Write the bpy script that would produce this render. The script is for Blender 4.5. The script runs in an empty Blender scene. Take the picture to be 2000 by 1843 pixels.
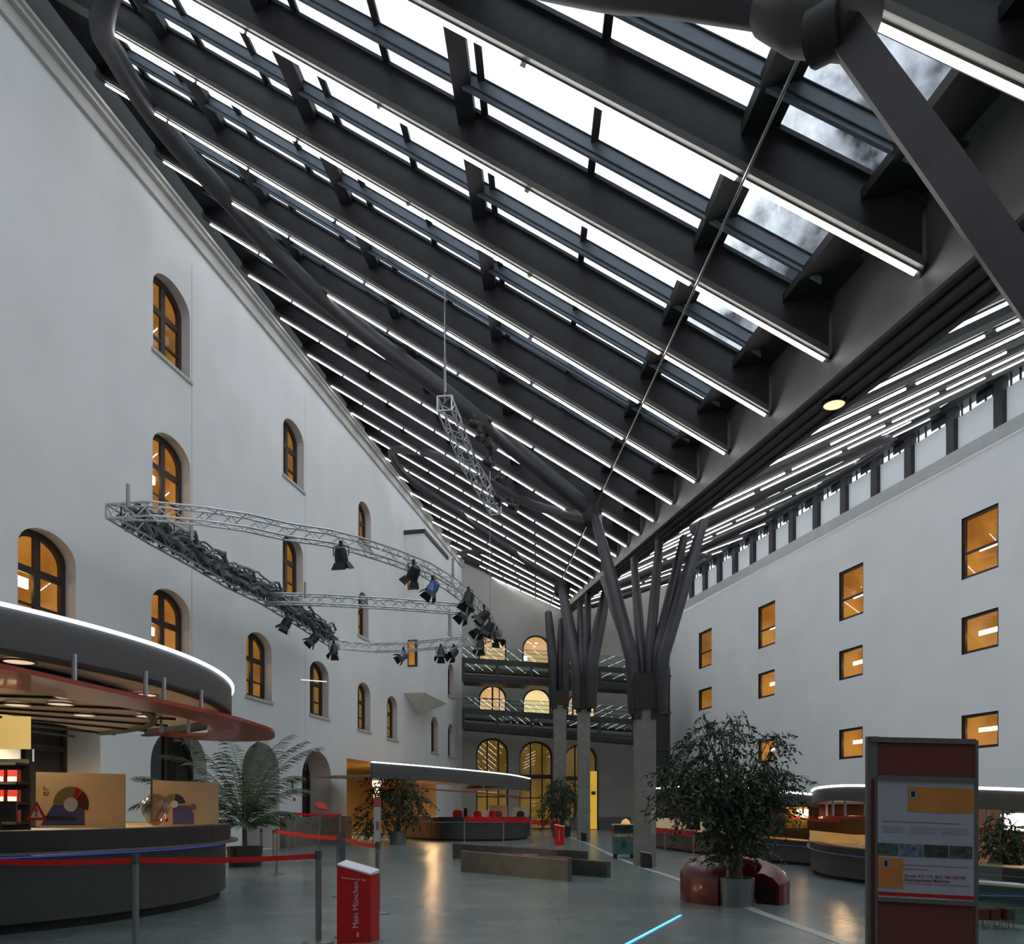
import bpy, bmesh, math, random
from mathutils import Vector, Matrix
from mathutils.geometry import tessellate_polygon
random.seed(7)
S = bpy.context.scene
COL = S.collection
# ------------------------------------------------------------------ camera
HY, FP, CH = 1580.0, 1500.0, 1.45      # horizon row, focal length in px, eye height
cd = bpy.data.cameras.new('camera'); cam = bpy.data.objects.new('camera', cd); COL.objects.link(cam)
cam.location = (0, 0, CH); cam.rotation_euler = (math.radians(90), 0, 0)
cd.sensor_width = 36; cd.lens = 36 * FP / 2000.0; cd.shift_x = 0; cd.shift_y = (HY - 921.5) / 2000.0
cd.clip_start = .05; cd.clip_end = 500
S.camera = cam
S.view_settings.view_transform = 'Standard'; S.view_settings.look = 'None'
S.view_settings.gamma = 1; S.view_settings.use_curve_mapping = False
S.view_settings.exposure = 0.45
# ------------------------------------------------------------------ sky: bright overcast, darker cloud bank on the right
W = bpy.data.worlds.new('sky'); S.world = W; W.use_nodes = True
nt = W.node_tree; N = nt.nodes; LK = nt.links; N.clear()
def wn(t, **k):
    n = N.new(t)
    for a, b in k.items(): setattr(n, a, b)
    return n
tc = wn('ShaderNodeTexCoord'); sx = wn('ShaderNodeSeparateXYZ'); LK.new(tc.outputs['Generated'], sx.inputs[0])
def wm(op, a, b=None, clamp=False):
    n = wn('ShaderNodeMath', operation=op, use_clamp=clamp)
    for i, v in enumerate((a, b)):
        if v is None: continue
        if isinstance(v, (int, float)): n.inputs[i].default_value = v
        else: LK.new(v, n.inputs[i])
    return n.outputs[0]
nz = wn('ShaderNodeTexNoise'); nz.inputs['Scale'].default_value = 9; nz.inputs['Detail'].default_value = 6
nz.inputs['Roughness'].default_value = .62; LK.new(tc.outputs['Generated'], nz.inputs['Vector'])
wob = wm('MULTIPLY', wm('SUBTRACT', nz.outputs['Fac'], .5), .30)
m1 = wm('MULTIPLY', wm('ADD', wm('ADD', wm('SUBTRACT', sx.outputs['X'], wm('MULTIPLY', sx.outputs['Z'], .39)), wm('MULTIPLY', sx.outputs['Y'], .02)), wob), 18, True)
m2 = wm('MULTIPLY', wm('SUBTRACT', sx.outputs['Z'], wm('MULTIPLY', sx.outputs['Y'], .52)), 10, True)
m3 = wm('MULTIPLY', sx.outputs['Y'], 6, True)
bank = wm('MULTIPLY', wm('MULTIPLY', m1, m2), m3)
n2 = wn('ShaderNodeTexNoise'); n2.inputs['Scale'].default_value = 22; n2.inputs['Detail'].default_value = 5
LK.new(tc.outputs['Generated'], n2.inputs['Vector'])
cr = wn('ShaderNodeValToRGB'); LK.new(n2.outputs['Fac'], cr.inputs[0])
cr.color_ramp.elements[0].position = .38; cr.color_ramp.elements[0].color = (.03, .035, .04, 1)
cr.color_ramp.elements[1].position = .68; cr.color_ramp.elements[1].color = (.55, .6, .68, 1)
mx = wn('ShaderNodeMix', data_type='RGBA'); LK.new(bank, mx.inputs['Factor'])
mx.inputs[6].default_value = (.86, .94, 1.0, 1); LK.new(cr.outputs[0], mx.inputs[7])
bg = wn('ShaderNodeBackground'); LK.new(mx.outputs[2], bg.inputs[0]); bg.inputs[1].default_value = 1.25
wo = wn('ShaderNodeOutputWorld'); LK.new(bg.outputs[0], wo.inputs[0])
TUBE_STRENGTH = 9.0
# ------------------------------------------------------------------ materials
def sr(r, g, b):
    f = lambda c: (c / 255 / 12.92) if c / 255 <= .04045 else ((c / 255 + .055) / 1.055) ** 2.4
    return (f(r), f(g), f(b))
MATS = {}
def mat(name, col, rough=.6, metal=0.0, noise=0.0, nscale=4.0, bump=0.0, bscale=60.0, coat=0.0, emit=None, es=0.0, spec=.5):
    if name in MATS: return MATS[name]
    m = bpy.data.materials.new(name); m.use_nodes = True; t = m.node_tree; b = t.nodes['Principled BSDF']
    b.inputs['Base Color'].default_value = (*col, 1); b.inputs['Roughness'].default_value = rough
    b.inputs['Metallic'].default_value = metal; b.inputs['Coat Weight'].default_value = coat
    b.inputs['Specular IOR Level'].default_value = spec
    tcn = t.nodes.new('ShaderNodeTexCoord')
    n = t.nodes.new('ShaderNodeTexNoise'); n.inputs['Scale'].default_value = nscale; n.inputs['Detail'].default_value = 5
    t.links.new(tcn.outputs['Object'], n.inputs['Vector'])
    r = t.nodes.new('ShaderNodeValToRGB'); t.links.new(n.outputs['Fac'], r.inputs[0])
    k = max(noise, .02)
    r.color_ramp.elements[0].position = .3; r.color_ramp.elements[1].position = .7
    r.color_ramp.elements[0].color = (*[c * (1 - k) for c in col], 1)
    r.color_ramp.elements[1].color = (*[min(1, c * (1 + k)) for c in col], 1)
    t.links.new(r.outputs[0], b.inputs['Base Color'])
    if bump:
        n3 = t.nodes.new('ShaderNodeTexNoise'); n3.inputs['Scale'].default_value = bscale; n3.inputs['Detail'].default_value = 4
        t.links.new(tcn.outputs['Object'], n3.inputs['Vector'])
        bp = t.nodes.new('ShaderNodeBump'); bp.inputs['Strength'].default_value = bump; bp.inputs['Distance'].default_value = .02
        t.links.new(n3.outputs['Fac'], bp.inputs['Height']); t.links.new(bp.outputs[0], b.inputs['Normal'])
    if emit:
        b.inputs['Emission Color'].default_value = (*emit, 1); b.inputs['Emission Strength'].default_value = es
    MATS[name] = m; return m
def glass(name, tint=(1, 1, 1), refl=.12, rough=.0):
    if name in MATS: return MATS[name]
    m = bpy.data.materials.new(name); m.use_nodes = True; t = m.node_tree; t.nodes.clear()
    tr = t.nodes.new('ShaderNodeBsdfTransparent'); tr.inputs[0].default_value = (*tint, 1)
    gl = t.nodes.new('ShaderNodeBsdfGlossy'); gl.inputs['Roughness'].default_value = rough
    ge = t.nodes.new('ShaderNodeNewGeometry'); dt = t.nodes.new('ShaderNodeVectorMath'); dt.operation = 'DOT_PRODUCT'
    t.links.new(ge.outputs['Normal'], dt.inputs[0]); t.links.new(ge.outputs['Incoming'], dt.inputs[1])
    def mth(op, a, b=None, c=False):
        n = t.nodes.new('ShaderNodeMath'); n.operation = op; n.use_clamp = c
        for i, v in enumerate((a, b)):
            if v is None: continue
            if isinstance(v, (int, float)): n.inputs[i].default_value = v
            else: t.links.new(v, n.inputs[i])
        return n
    ab = mth('ABSOLUTE', dt.outputs['Value'])
    mm = mth('ADD', mth('MULTIPLY', mth('POWER', mth('SUBTRACT', 1.0, ab.outputs[0]).outputs[0], 5.0).outputs[0], .85).outputs[0], refl, True)
    mi = t.nodes.new('ShaderNodeMixShader'); t.links.new(mm.outputs[0], mi.inputs[0])
    t.links.new(tr.outputs[0], mi.inputs[1]); t.links.new(gl.outputs[0], mi.inputs[2])
    o = t.nodes.new('ShaderNodeOutputMaterial'); t.links.new(mi.outputs[0], o.inputs[0])
    MATS[name] = m; return m
def lit(name, c1, c2, strength=1.0, scale=1.5):
    """something that gives off light, slightly uneven"""
    if name in MATS: return MATS[name]
    m = bpy.data.materials.new(name); m.use_nodes = True; t = m.node_tree; t.nodes.clear()
    tcn = t.nodes.new('ShaderNodeTexCoord'); n = t.nodes.new('ShaderNodeTexNoise'); n.inputs['Scale'].default_value = scale
    t.links.new(tcn.outputs['Object'], n.inputs['Vector'])
    r = t.nodes.new('ShaderNodeValToRGB'); t.links.new(n.outputs['Fac'], r.inputs[0])
    r.color_ramp.elements[0].position = .35; r.color_ramp.elements[1].position = .65
    r.color_ramp.elements[0].color = (*c1, 1); r.color_ramp.elements[1].color = (*c2, 1)
    e = t.nodes.new('ShaderNodeEmission'); e.inputs[1].default_value = strength; t.links.new(r.outputs[0], e.inputs[0])
    o = t.nodes.new('ShaderNodeOutputMaterial'); t.links.new(e.outputs[0], o.inputs[0])
    MATS[name] = m; return m
def translucent(name, col, mixf=.5):
    if name in MATS: return MATS[name]
    m = bpy.data.materials.new(name); m.use_nodes = True; t = m.node_tree; t.nodes.clear()
    a = t.nodes.new('ShaderNodeBsdfDiffuse'); a.inputs[0].default_value = (*col, 1)
    b = t.nodes.new('ShaderNodeBsdfTranslucent'); b.inputs[0].default_value = (*col, 1)
    n = t.nodes.new('ShaderNodeTexNoise'); n.inputs['Scale'].default_value = 3
    mp = t.nodes.new('ShaderNodeMapRange'); mp.inputs[3].default_value = mixf - .08; mp.inputs[4].default_value = mixf + .08
    t.links.new(n.outputs['Fac'], mp.inputs[0])
    mi = t.nodes.new('ShaderNodeMixShader'); t.links.new(mp.outputs[0], mi.inputs[0])
    t.links.new(a.outputs[0], mi.inputs[1]); t.links.new(b.outputs[0], mi.inputs[2])
    o = t.nodes.new('ShaderNodeOutputMaterial'); t.links.new(mi.outputs[0], o.inputs[0])
    MATS[name] = m; return m
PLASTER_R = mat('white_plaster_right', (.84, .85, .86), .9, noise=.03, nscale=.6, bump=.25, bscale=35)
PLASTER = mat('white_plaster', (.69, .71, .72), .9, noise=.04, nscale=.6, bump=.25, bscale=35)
PLASTER_W = mat('reveal_plaster', (.60, .57, .57), .9, noise=.04, nscale=.8)
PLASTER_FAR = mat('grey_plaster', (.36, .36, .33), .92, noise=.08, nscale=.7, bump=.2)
CORN = mat('cornice_stone', (.46, .46, .43), .8, noise=.08, nscale=2)
STEEL = mat('dark_steel', (.026, .026, .031), .55, .1, noise=.15, nscale=5)
STEELG = mat('flange_paint', (.11, .11, .095), .5, .1, noise=.1)
BAND = mat('blue_grey_steel', (.13, .16, .20), .45, .2, noise=.08)
BLACK = mat('black_paint', (.012, .012, .012), .6, noise=.2)
GUT = mat('gutter_paint', (.085, .092, .082), .55, noise=.15, nscale=2)
CONC = mat('concrete', (.20, .20, .185), .85, noise=.15, nscale=3, bump=.3)
ALU = mat('aluminium', (.55, .57, .60), .33, .9, noise=.05)
SATIN = mat('satin_steel', (.28, .28, .28), .35, .8, noise=.08)
WOODF = mat('brown_window_frame', (.030, .018, .012), .5, noise=.2)
FRAMER = mat('bronze_frame', (.05, .038, .032), .45, .2, noise=.15)
ROOF_GLASS = glass('roof_glass', (.93, .96, .98), .08)
PANE = glass('window_glass', (1, 1, 1), .10)
BAL = glass('balustrade_glass', (.72, .86, .80), .08)
TUBE = lit('tube_light', (1, .96, .96), (1, .97, .98), TUBE_STRENGTH, 1)
RED = mat('red_paint', sr(190, 18, 20), .4, noise=.06)
REDG = mat('red_gloss', sr(165, 34, 18), .3, noise=.12, nscale=2, coat=.25)
REDB = mat('red_bench', sr(98, 8, 10), .35, noise=.1, coat=.3)
REDBELT = mat('red_belt', sr(205, 12, 16), .7, noise=.08)
WHITE = mat('white_print', (.75, .76, .80), .6)
KIOSK = mat('kiosk_metal', (.075, .078, .08), .42, .5, noise=.12, nscale=30, bump=.1)
KTOP = mat('kiosk_rim', (.035, .035, .036), .4, .3, noise=.15)
OAK = mat('pale_wood_top', (.62, .40, .17), .35, noise=.12, nscale=8)
ORANGE = mat('orange_wood', (.50, .15, .03), .45, noise=.15, nscale=6)
CREAM = translucent('cream_panel', (.72, .62, .46), .45)
GREEN = mat('ficus_leaf', (.022, .05, .02), .45, noise=.4, nscale=3)
PALM = mat('palm_leaf', (.03, .065, .022), .45, noise=.4, nscale=4)
BARK = mat('bark', (.10, .08, .06), .9, noise=.3, nscale=12)
SOIL = mat('soil', (.02, .015, .01), 1, noise=.3, nscale=20)
POTM = mat('metal_pot', (.20, .21, .22), .4, .6, noise=.1)
STONE = mat('plinth_stone', (.15, .145, .135), .7, noise=.2, nscale=3)
DKGREEN = glass('green_glass', (.42, .62, .55), .12)
BLUE = mat('blue_print', sr(90, 95, 150), .6)
GREY = mat('grey_print', (.30, .31, .34), .7)
INK = mat('purple_ink', sr(140, 60, 90), .7)
OCHRE = mat('ochre_paper', sr(205, 130, 62), .7, noise=.15, nscale=3)
MAROON = mat('maroon_felt', sr(112, 58, 55), .9, noise=.06, nscale=30)
BLUELED = lit('blue_led', (.05, .35, 1), (.08, .45, 1), 3.0)
INDIGO = lit('indigo_led', (.10, .13, .8), (.14, .18, 1), .22)
WARM = lit('warm_lamp', (1, .62, .25), (1, .7, .35), 6)
WARMW = lit('warm_white_lamp', (1, .86, .66), (1, .9, .7), 5)
ROOM_A = lit('amber_room', (.22, .085, .008), (.40, .17, .018), .62, .9)
ROOM_B = lit('orange_room', (.34, .12, .015), (.60, .25, .04), .66, .7)
ROOM_C = lit('bright_room', (1.0, .60, .22), (1.0, .78, .38), .75, .4)
ROOM_D = lit('dim_ochre_room', (.10, .05, .008), (.20, .11, .02), 1.0, .5)
ROOM_P = lit('peach_room', (.80, .42, .16), (.95, .56, .26), .6, .5)
DARKROOM = mat('dark_room', (.015, .014, .012), .9)
# ------------------------------------------------------------------ mesh helpers
ORG = {}
class MB:
    def __init__(s): s.v = []; s.f = []
    def add(s, vs, fs):
        o = len(s.v); s.v += [Vector(p) for p in vs]; s.f += [tuple(i + o for i in f) for f in fs]; return s
    def box(s, c, d, rz=0.0, ax=None):
        """centre c, full sizes d; ax: optional 3 axis vectors"""
        if ax is None: ax = (Vector((math.cos(rz), math.sin(rz), 0)), Vector((-math.sin(rz), math.cos(rz), 0)), Vector((0, 0, 1)))
        c = Vector(c); h = [ax[i] * d[i] / 2 for i in range(3)]
        vs = [c + h[0] * a + h[1] * b + h[2] * e for e in (-1, 1) for b in (-1, 1) for a in (-1, 1)]
        return s.add(vs, [(0, 2, 3, 1), (4, 5, 7, 6), (0, 1, 5, 4), (2, 6, 7, 3), (0, 4, 6, 2), (1, 3, 7, 5)])
    def beam(s, p, q, w, h, off=0.0, up=Vector((0, 0, 1))):
        """rectangular bar p->q, width w sideways, height h along the up-ish normal starting at off"""
        p = Vector(p); q = Vector(q); d = (q - p).normalized(); side = d.cross(up).normalized()
        upv = Vector((0, 0, 1))
        vs = []
        for e in (p, q):
            for a, b in ((-1, 0), (1, 0), (1, 1), (-1, 1)):
                vs.append(e + side * (a * w / 2) + upv * (off + b * h))
        return s.add(vs, [(0, 1, 2, 3), (7, 6, 5, 4), (0, 4, 5, 1), (1, 5, 6, 2), (2, 6, 7, 3), (3, 7, 4, 0)])
    def tube(s, path, r, n=8, caps=True, r2=None):
        path = [Vector(p) for p in path]; m = len(path); o = len(s.v); prev = None
        for i, p in enumerate(path):
            d = (path[min(i + 1, m - 1)] - path[max(i - 1, 0)]).normalized()
            if prev is None:
                a = Vector((0, 0, 1)) if abs(d.z) < .9 else Vector((1, 0, 0)); u = d.cross(a).normalized()
            else:
                u = (prev - d * prev.dot(d)).normalized()
            prev = u; w = d.cross(u)
            if isinstance(r, (list, tuple)): rr = r[i]
            else: rr = r if r2 is None else r + (r2 - r) * i / (m - 1)
            for k in range(n):
                t = 2 * math.pi * k / n; s.v.append(p + u * (rr * math.cos(t)) + w * (rr * math.sin(t)))
        for i in range(m - 1):
            for k in range(n):
                a = o + i * n + k; b = o + i * n + (k + 1) % n; s.f.append((a, b, b + n, a + n))
        if caps: s.f.append(tuple(o + k for k in range(n))[::-1]); s.f.append(tuple(o + (m - 1) * n + k for k in range(n)))
        return s
    def lathe(s, c, prof, n=24, a0=0.0, a1=2 * math.pi):
        c = Vector(c); o = len(s.v); full = abs(a1 - a0 - 2 * math.pi) < 1e-6; cnt = n if full else n + 1
        for k in range(cnt):
            t = a0 + (a1 - a0) * k / n
            for r, z in prof: s.v.append(c + Vector((r * math.cos(t), r * math.sin(t), z)))
        m = len(prof)
        for k in range(n):
            k2 = (k + 1) % cnt
            for j in range(m - 1):
                s.f.append((o + k * m + j, o + k2 * m + j, o + k2 * m + j + 1, o + k * m + j + 1))
        return s
    def prism(s, poly, ext):
        """closed polygon (3d points) extruded by vector"""
        o = len(s.v); n = len(poly); ext = Vector(ext); P = [Vector(p) for p in poly]
        s.v += P + [p + ext for p in P]
        for tri in tessellate_polygon([P]):
            s.f.append(tuple(o + i for i in tri)); s.f.append(tuple(o + n + i for i in reversed(tri)))
        for i in range(n): j = (i + 1) % n; s.f.append((o + i, o + j, o + n + j, o + n + i))
        return s
    def ring(s, outer, inner, ext):
        o = len(s.v); n = len(outer); ext = Vector(ext)
        A = [Vector(p) for p in outer]; B = [Vector(p) for p in inner]
        s.v += A + B + [p + ext for p in A] + [p + ext for p in B]
        for i in range(n):
            j = (i + 1) % n
            s.f += [(o + i, o + j, o + n + j, o + n + i), (o + 2 * n + i, o + 3 * n + i, o + 3 * n + j, o + 2 * n + j),
                    (o + i, o + 2 * n + i, o + 2 * n + j, o + j), (o + n + i, o + n + j, o + 3 * n + j, o + 3 * n + i)]
        return s
    def sheet(s, poly, holes=()):
        loops = [[Vector(p) for p in poly]] + [[Vector(p) for p in h] for h in holes]
        o = len(s.v); flat = [p for l in loops for p in l]; s.v += flat
        P0 = loops[0]; ax_ = (P0[1] - P0[0]).normalized(); nn = None
        for p in P0[2:]:
            c_ = ax_.cross(p - P0[0])
            if c_.length > 1e-4: nn = c_.normalized(); break
        ay_ = nn.cross(ax_)
        flat2 = [Vector(((p - P0[0]).dot(ax_), (p - P0[0]).dot(ay_))) for p in flat]
        k_ = 0; edges = []
        for l in loops:
            edges += [(k_ + i, k_ + (i + 1) % len(l)) for i in range(len(l))]; k_ += len(l)
        from mathutils.geometry import delaunay_2d_cdt
        if len(loops) == 1:
            for tri in tessellate_polygon([[Vector((q.x, q.y, 0)) for q in flat2]]): s.f.append(tuple(o + i for i in tri))
            return s
        vo, eo, fo, ov, oe, of = delaunay_2d_cdt(flat2, edges, [], 0, 1e-6)
        def inside(pt, poly):
            c_ = False
            for i in range(len(poly)):
                a_, b_ = poly[i], poly[i - 1]
                if (a_.y > pt.y) != (b_.y > pt.y) and pt.x < (b_.x - a_.x) * (pt.y - a_.y) / (b_.y - a_.y) + a_.x: c_ = not c_
            return c_
        polys = []; k_ = 0
        for l in loops: polys.append(flat2[k_:k_ + len(l)]); k_ += len(l)
        base = len(s.v); s.v += [P0[0] + ax_ * q.x + ay_ * q.y for q in vo]
        for f_ in fo:
            c_ = sum((vo[i] for i in f_), Vector((0, 0))) / len(f_)
            if inside(c_, polys[0]) and not any(inside(c_, h) for h in polys[1:]): s.f.append(tuple(base + i for i in f_))
        return s
    def build(s, name, m, parent=None, smooth=False, origin=None):
        if not s.v: return None
        if parent is not None: o = ORG[parent]
        elif origin is not None: o = Vector(origin)
        else:
            lo = [min(v[i] for v in s.v) for i in range(3)]; hi = [max(v[i] for v in s.v) for i in range(3)]
            o = Vector(((lo[0] + hi[0]) / 2, (lo[1] + hi[1]) / 2, lo[2]))
        me = bpy.data.meshes.new(name); me.from_pydata([v - o for v in s.v], [], s.f); me.materials.append(m)
        bm = bmesh.new(); bm.from_mesh(me); bmesh.ops.recalc_face_normals(bm, faces=bm.faces); bm.to_mesh(me); bm.free()
        if smooth:
            for p in me.polygons: p.use_smooth = True
            try: me.set_sharp_from_angle(angle=math.radians(40))
            except Exception: pass
        ob = bpy.data.objects.new(name, me); COL.objects.link(ob)
        if parent is not None: ob.parent = parent
        else: ob.location = o
        ORG[ob] = o
        return ob
def tag(o, label, cat, group=None, kind=None):
    o['label'] = label; o['category'] = cat
    if group: o['group'] = group
    if kind: o['kind'] = kind
    return o
def thing(name, loc, label, cat, group=None):
    o = bpy.data.objects.new(name, None); COL.objects.link(o); o.location = loc; ORG[o] = Vector(loc); o.empty_display_size = .2
    return tag(o, label, cat, group)
def setting(name, loc):
    o = bpy.data.objects.new(name, None); COL.objects.link(o); o.location = loc; ORG[o] = Vector(loc); o['kind'] = 'structure'; return o
def struct(ob): ob['kind'] = 'structure'; return ob
def text(body, size, origin, xdir, ydir, m, name, parent, align='LEFT', depth=.002, bold=0.0):
    cu = bpy.data.curves.new(name, 'FONT'); cu.body = body; cu.size = size; cu.extrude = depth; cu.align_x = align; cu.offset = bold
    tmp = bpy.data.objects.new('tmp', cu); COL.objects.link(tmp)
    bpy.context.view_layer.update()
    me = bpy.data.meshes.new_from_object(tmp.evaluated_get(bpy.context.evaluated_depsgraph_get()))
    COL.objects.unlink(tmp); bpy.data.objects.remove(tmp); bpy.data.curves.remove(cu)
    x = Vector(xdir).normalized(); y = Vector(ydir).normalized(); z = x.cross(y)
    M = Matrix((x, y, z)).transposed().to_4x4(); M.translation = Vector(origin) - ORG[parent]
    me.transform(M); me.materials.clear(); me.materials.append(m); me.name = name
    ob = bpy.data.objects.new(name, me); COL.objects.link(ob); ob.parent = parent; ORG[ob] = ORG[parent]; return ob
# ---- turning a picture point into a place
def atY(x, y, Y): return Vector(((x - 1000) / FP * Y, Y, CH + (HY - y) / FP * Y))
def onfloor(x, y): return atY(x, y, CH * FP / (y - HY))
def atH(x, y, h): return atY(x, y, (h - CH) * FP / (HY - y))
class Plane:
    def __init__(s, p0, d, n):
        s.p0 = Vector((*p0, 0)); s.d = Vector((*d, 0)).normalized(); s.n = Vector((*n, 0)).normalized()
    def hit(s, x, y):
        r = Vector(((x - 1000) / FP, 1, 0)); Y = s.p0.dot(s.n) / r.dot(s.n); return atY(x, y, Y)
    def sz(s, x, y): p = s.hit(x, y); return ((p - s.p0).dot(s.d), p.z)
    def pt(s, a, z, dep=0.0): q = s.p0 + s.d * a - s.n * dep; return Vector((q.x, q.y, z))
LW = Plane((-14.4, 0), (.2013, 1), (1, -.2013))
RW = Plane((25.1, 0), (-.2513, 1), (-1, -.2513))
FW = Plane((-3.53, 54), (1, .068), (.068, -1))
ORD = ['zeroth', 'first', 'second', 'third', 'fourth', 'fifth', 'sixth', 'seventh', 'eighth', 'ninth', 'tenth', 'eleventh', 'twelfth', 'thirteenth',
       'fourteenth', 'fifteenth', 'sixteenth', 'seventeenth', 'eighteenth', 'nineteenth', 'twentieth', 'twenty-first', 'twenty-second',
       'twenty-third', 'twenty-fourth', 'twenty-fifth', 'twenty-sixth', 'twenty-seventh', 'twenty-eighth', 'twenty-ninth', 'thirtieth']
# ------------------------------------------------------------------ floor
def floor_mat():
    m = bpy.data.materials.new('stone_floor'); m.use_nodes = True; t = m.node_tree; b = t.nodes['Principled BSDF']
    tcn = t.nodes.new('ShaderNodeTexCoord')
    n = t.nodes.new('ShaderNodeTexNoise'); n.inputs['Scale'].default_value = .8; n.inputs['Detail'].default_value = 5; n.inputs['Roughness'].default_value = .65
    t.links.new(tcn.outputs['Object'], n.inputs['Vector'])
    r = t.nodes.new('ShaderNodeValToRGB'); t.links.new(n.outputs['Fac'], r.inputs[0])
    r.color_ramp.elements[0].position = .32; r.color_ramp.elements[0].color = (.115, .155, .155, 1)
    r.color_ramp.elements[1].position = .70; r.color_ramp.elements[1].color = (.20, .245, .24, 1)
    br = t.nodes.new('ShaderNodeTexBrick'); br.inputs['Scale'].default_value = 1.0; br.inputs['Mortar Size'].default_value = .004
    br.inputs['Brick Width'].default_value = 1.2; br.inputs['Row Height'].default_value = .6
    br.inputs['Color1'].default_value = (1, 1, 1, 1); br.inputs['Color2'].default_value = (.93, .93, .93, 1); br.inputs['Mortar'].default_value = (.7, .7, .7, 1)
    t.links.new(tcn.outputs['Object'], br.inputs['Vector'])
    mx = t.nodes.new('ShaderNodeMix'); mx.data_type = 'RGBA'; mx.blend_type = 'MULTIPLY'; mx.inputs['Factor'].default_value = 1
    t.links.new(r.outputs[0], mx.inputs[6]); t.links.new(br.outputs[0], mx.inputs[7]); t.links.new(mx.outputs[2], b.inputs['Base Color'])
    n2 = t.nodes.new('ShaderNodeTexNoise'); n2.inputs['Scale'].default_value = 1.2; t.links.new(tcn.outputs['Object'], n2.inputs['Vector'])
    mp = t.nodes.new('ShaderNodeMapRange'); mp.inputs[3].default_value = .20; mp.inputs[4].default_value = .30
    t.links.new(n2.outputs['Fac'], mp.inputs[0]); t.links.new(mp.outputs[0], b.inputs['Roughness'])
    return m
struct(MB().add([(-18, -6, 0), (28, -6, 0), (28, 66, 0), (-18, 66, 0)], [(0, 1, 2, 3)]).build('floor', floor_mat(), origin=(0, 0, 0)))
def strip_on_floor(pts, w, z=.004):
    m = MB(); n = len(pts); vs = []
    P = [onfloor(*p) for p in pts]
    for i, p in enumerate(P):
        d = (P[min(i + 1, n - 1)] - P[max(i - 1, 0)]).normalized(); sd = Vector((-d.y, d.x, 0)) * w / 2
        vs += [Vector((p.x, p.y, z)) + sd, Vector((p.x, p.y, z)) - sd]
    return m.add(vs, [(2 * i, 2 * i + 1, 2 * i + 3, 2 * i + 2) for i in range(n - 1)])
struct(strip_on_floor([(1113, 1634), (1150, 1648), (1200, 1672), (1250, 1693), (1300, 1708), (1350, 1726), (1400, 1746), (1480, 1780), (1560, 1809), (1640, 1838), (1720, 1866)], .16).build('trim_floor_stripe', mat('white_stone', (.42, .44, .43), .35, noise=.08)))
tag(strip_on_floor([(1210, 1851), (1330, 1787)], .035, .006).build('light_strip', BLUELED), 'thin glowing blue light strip set in the stone floor', 'light strip')
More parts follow.
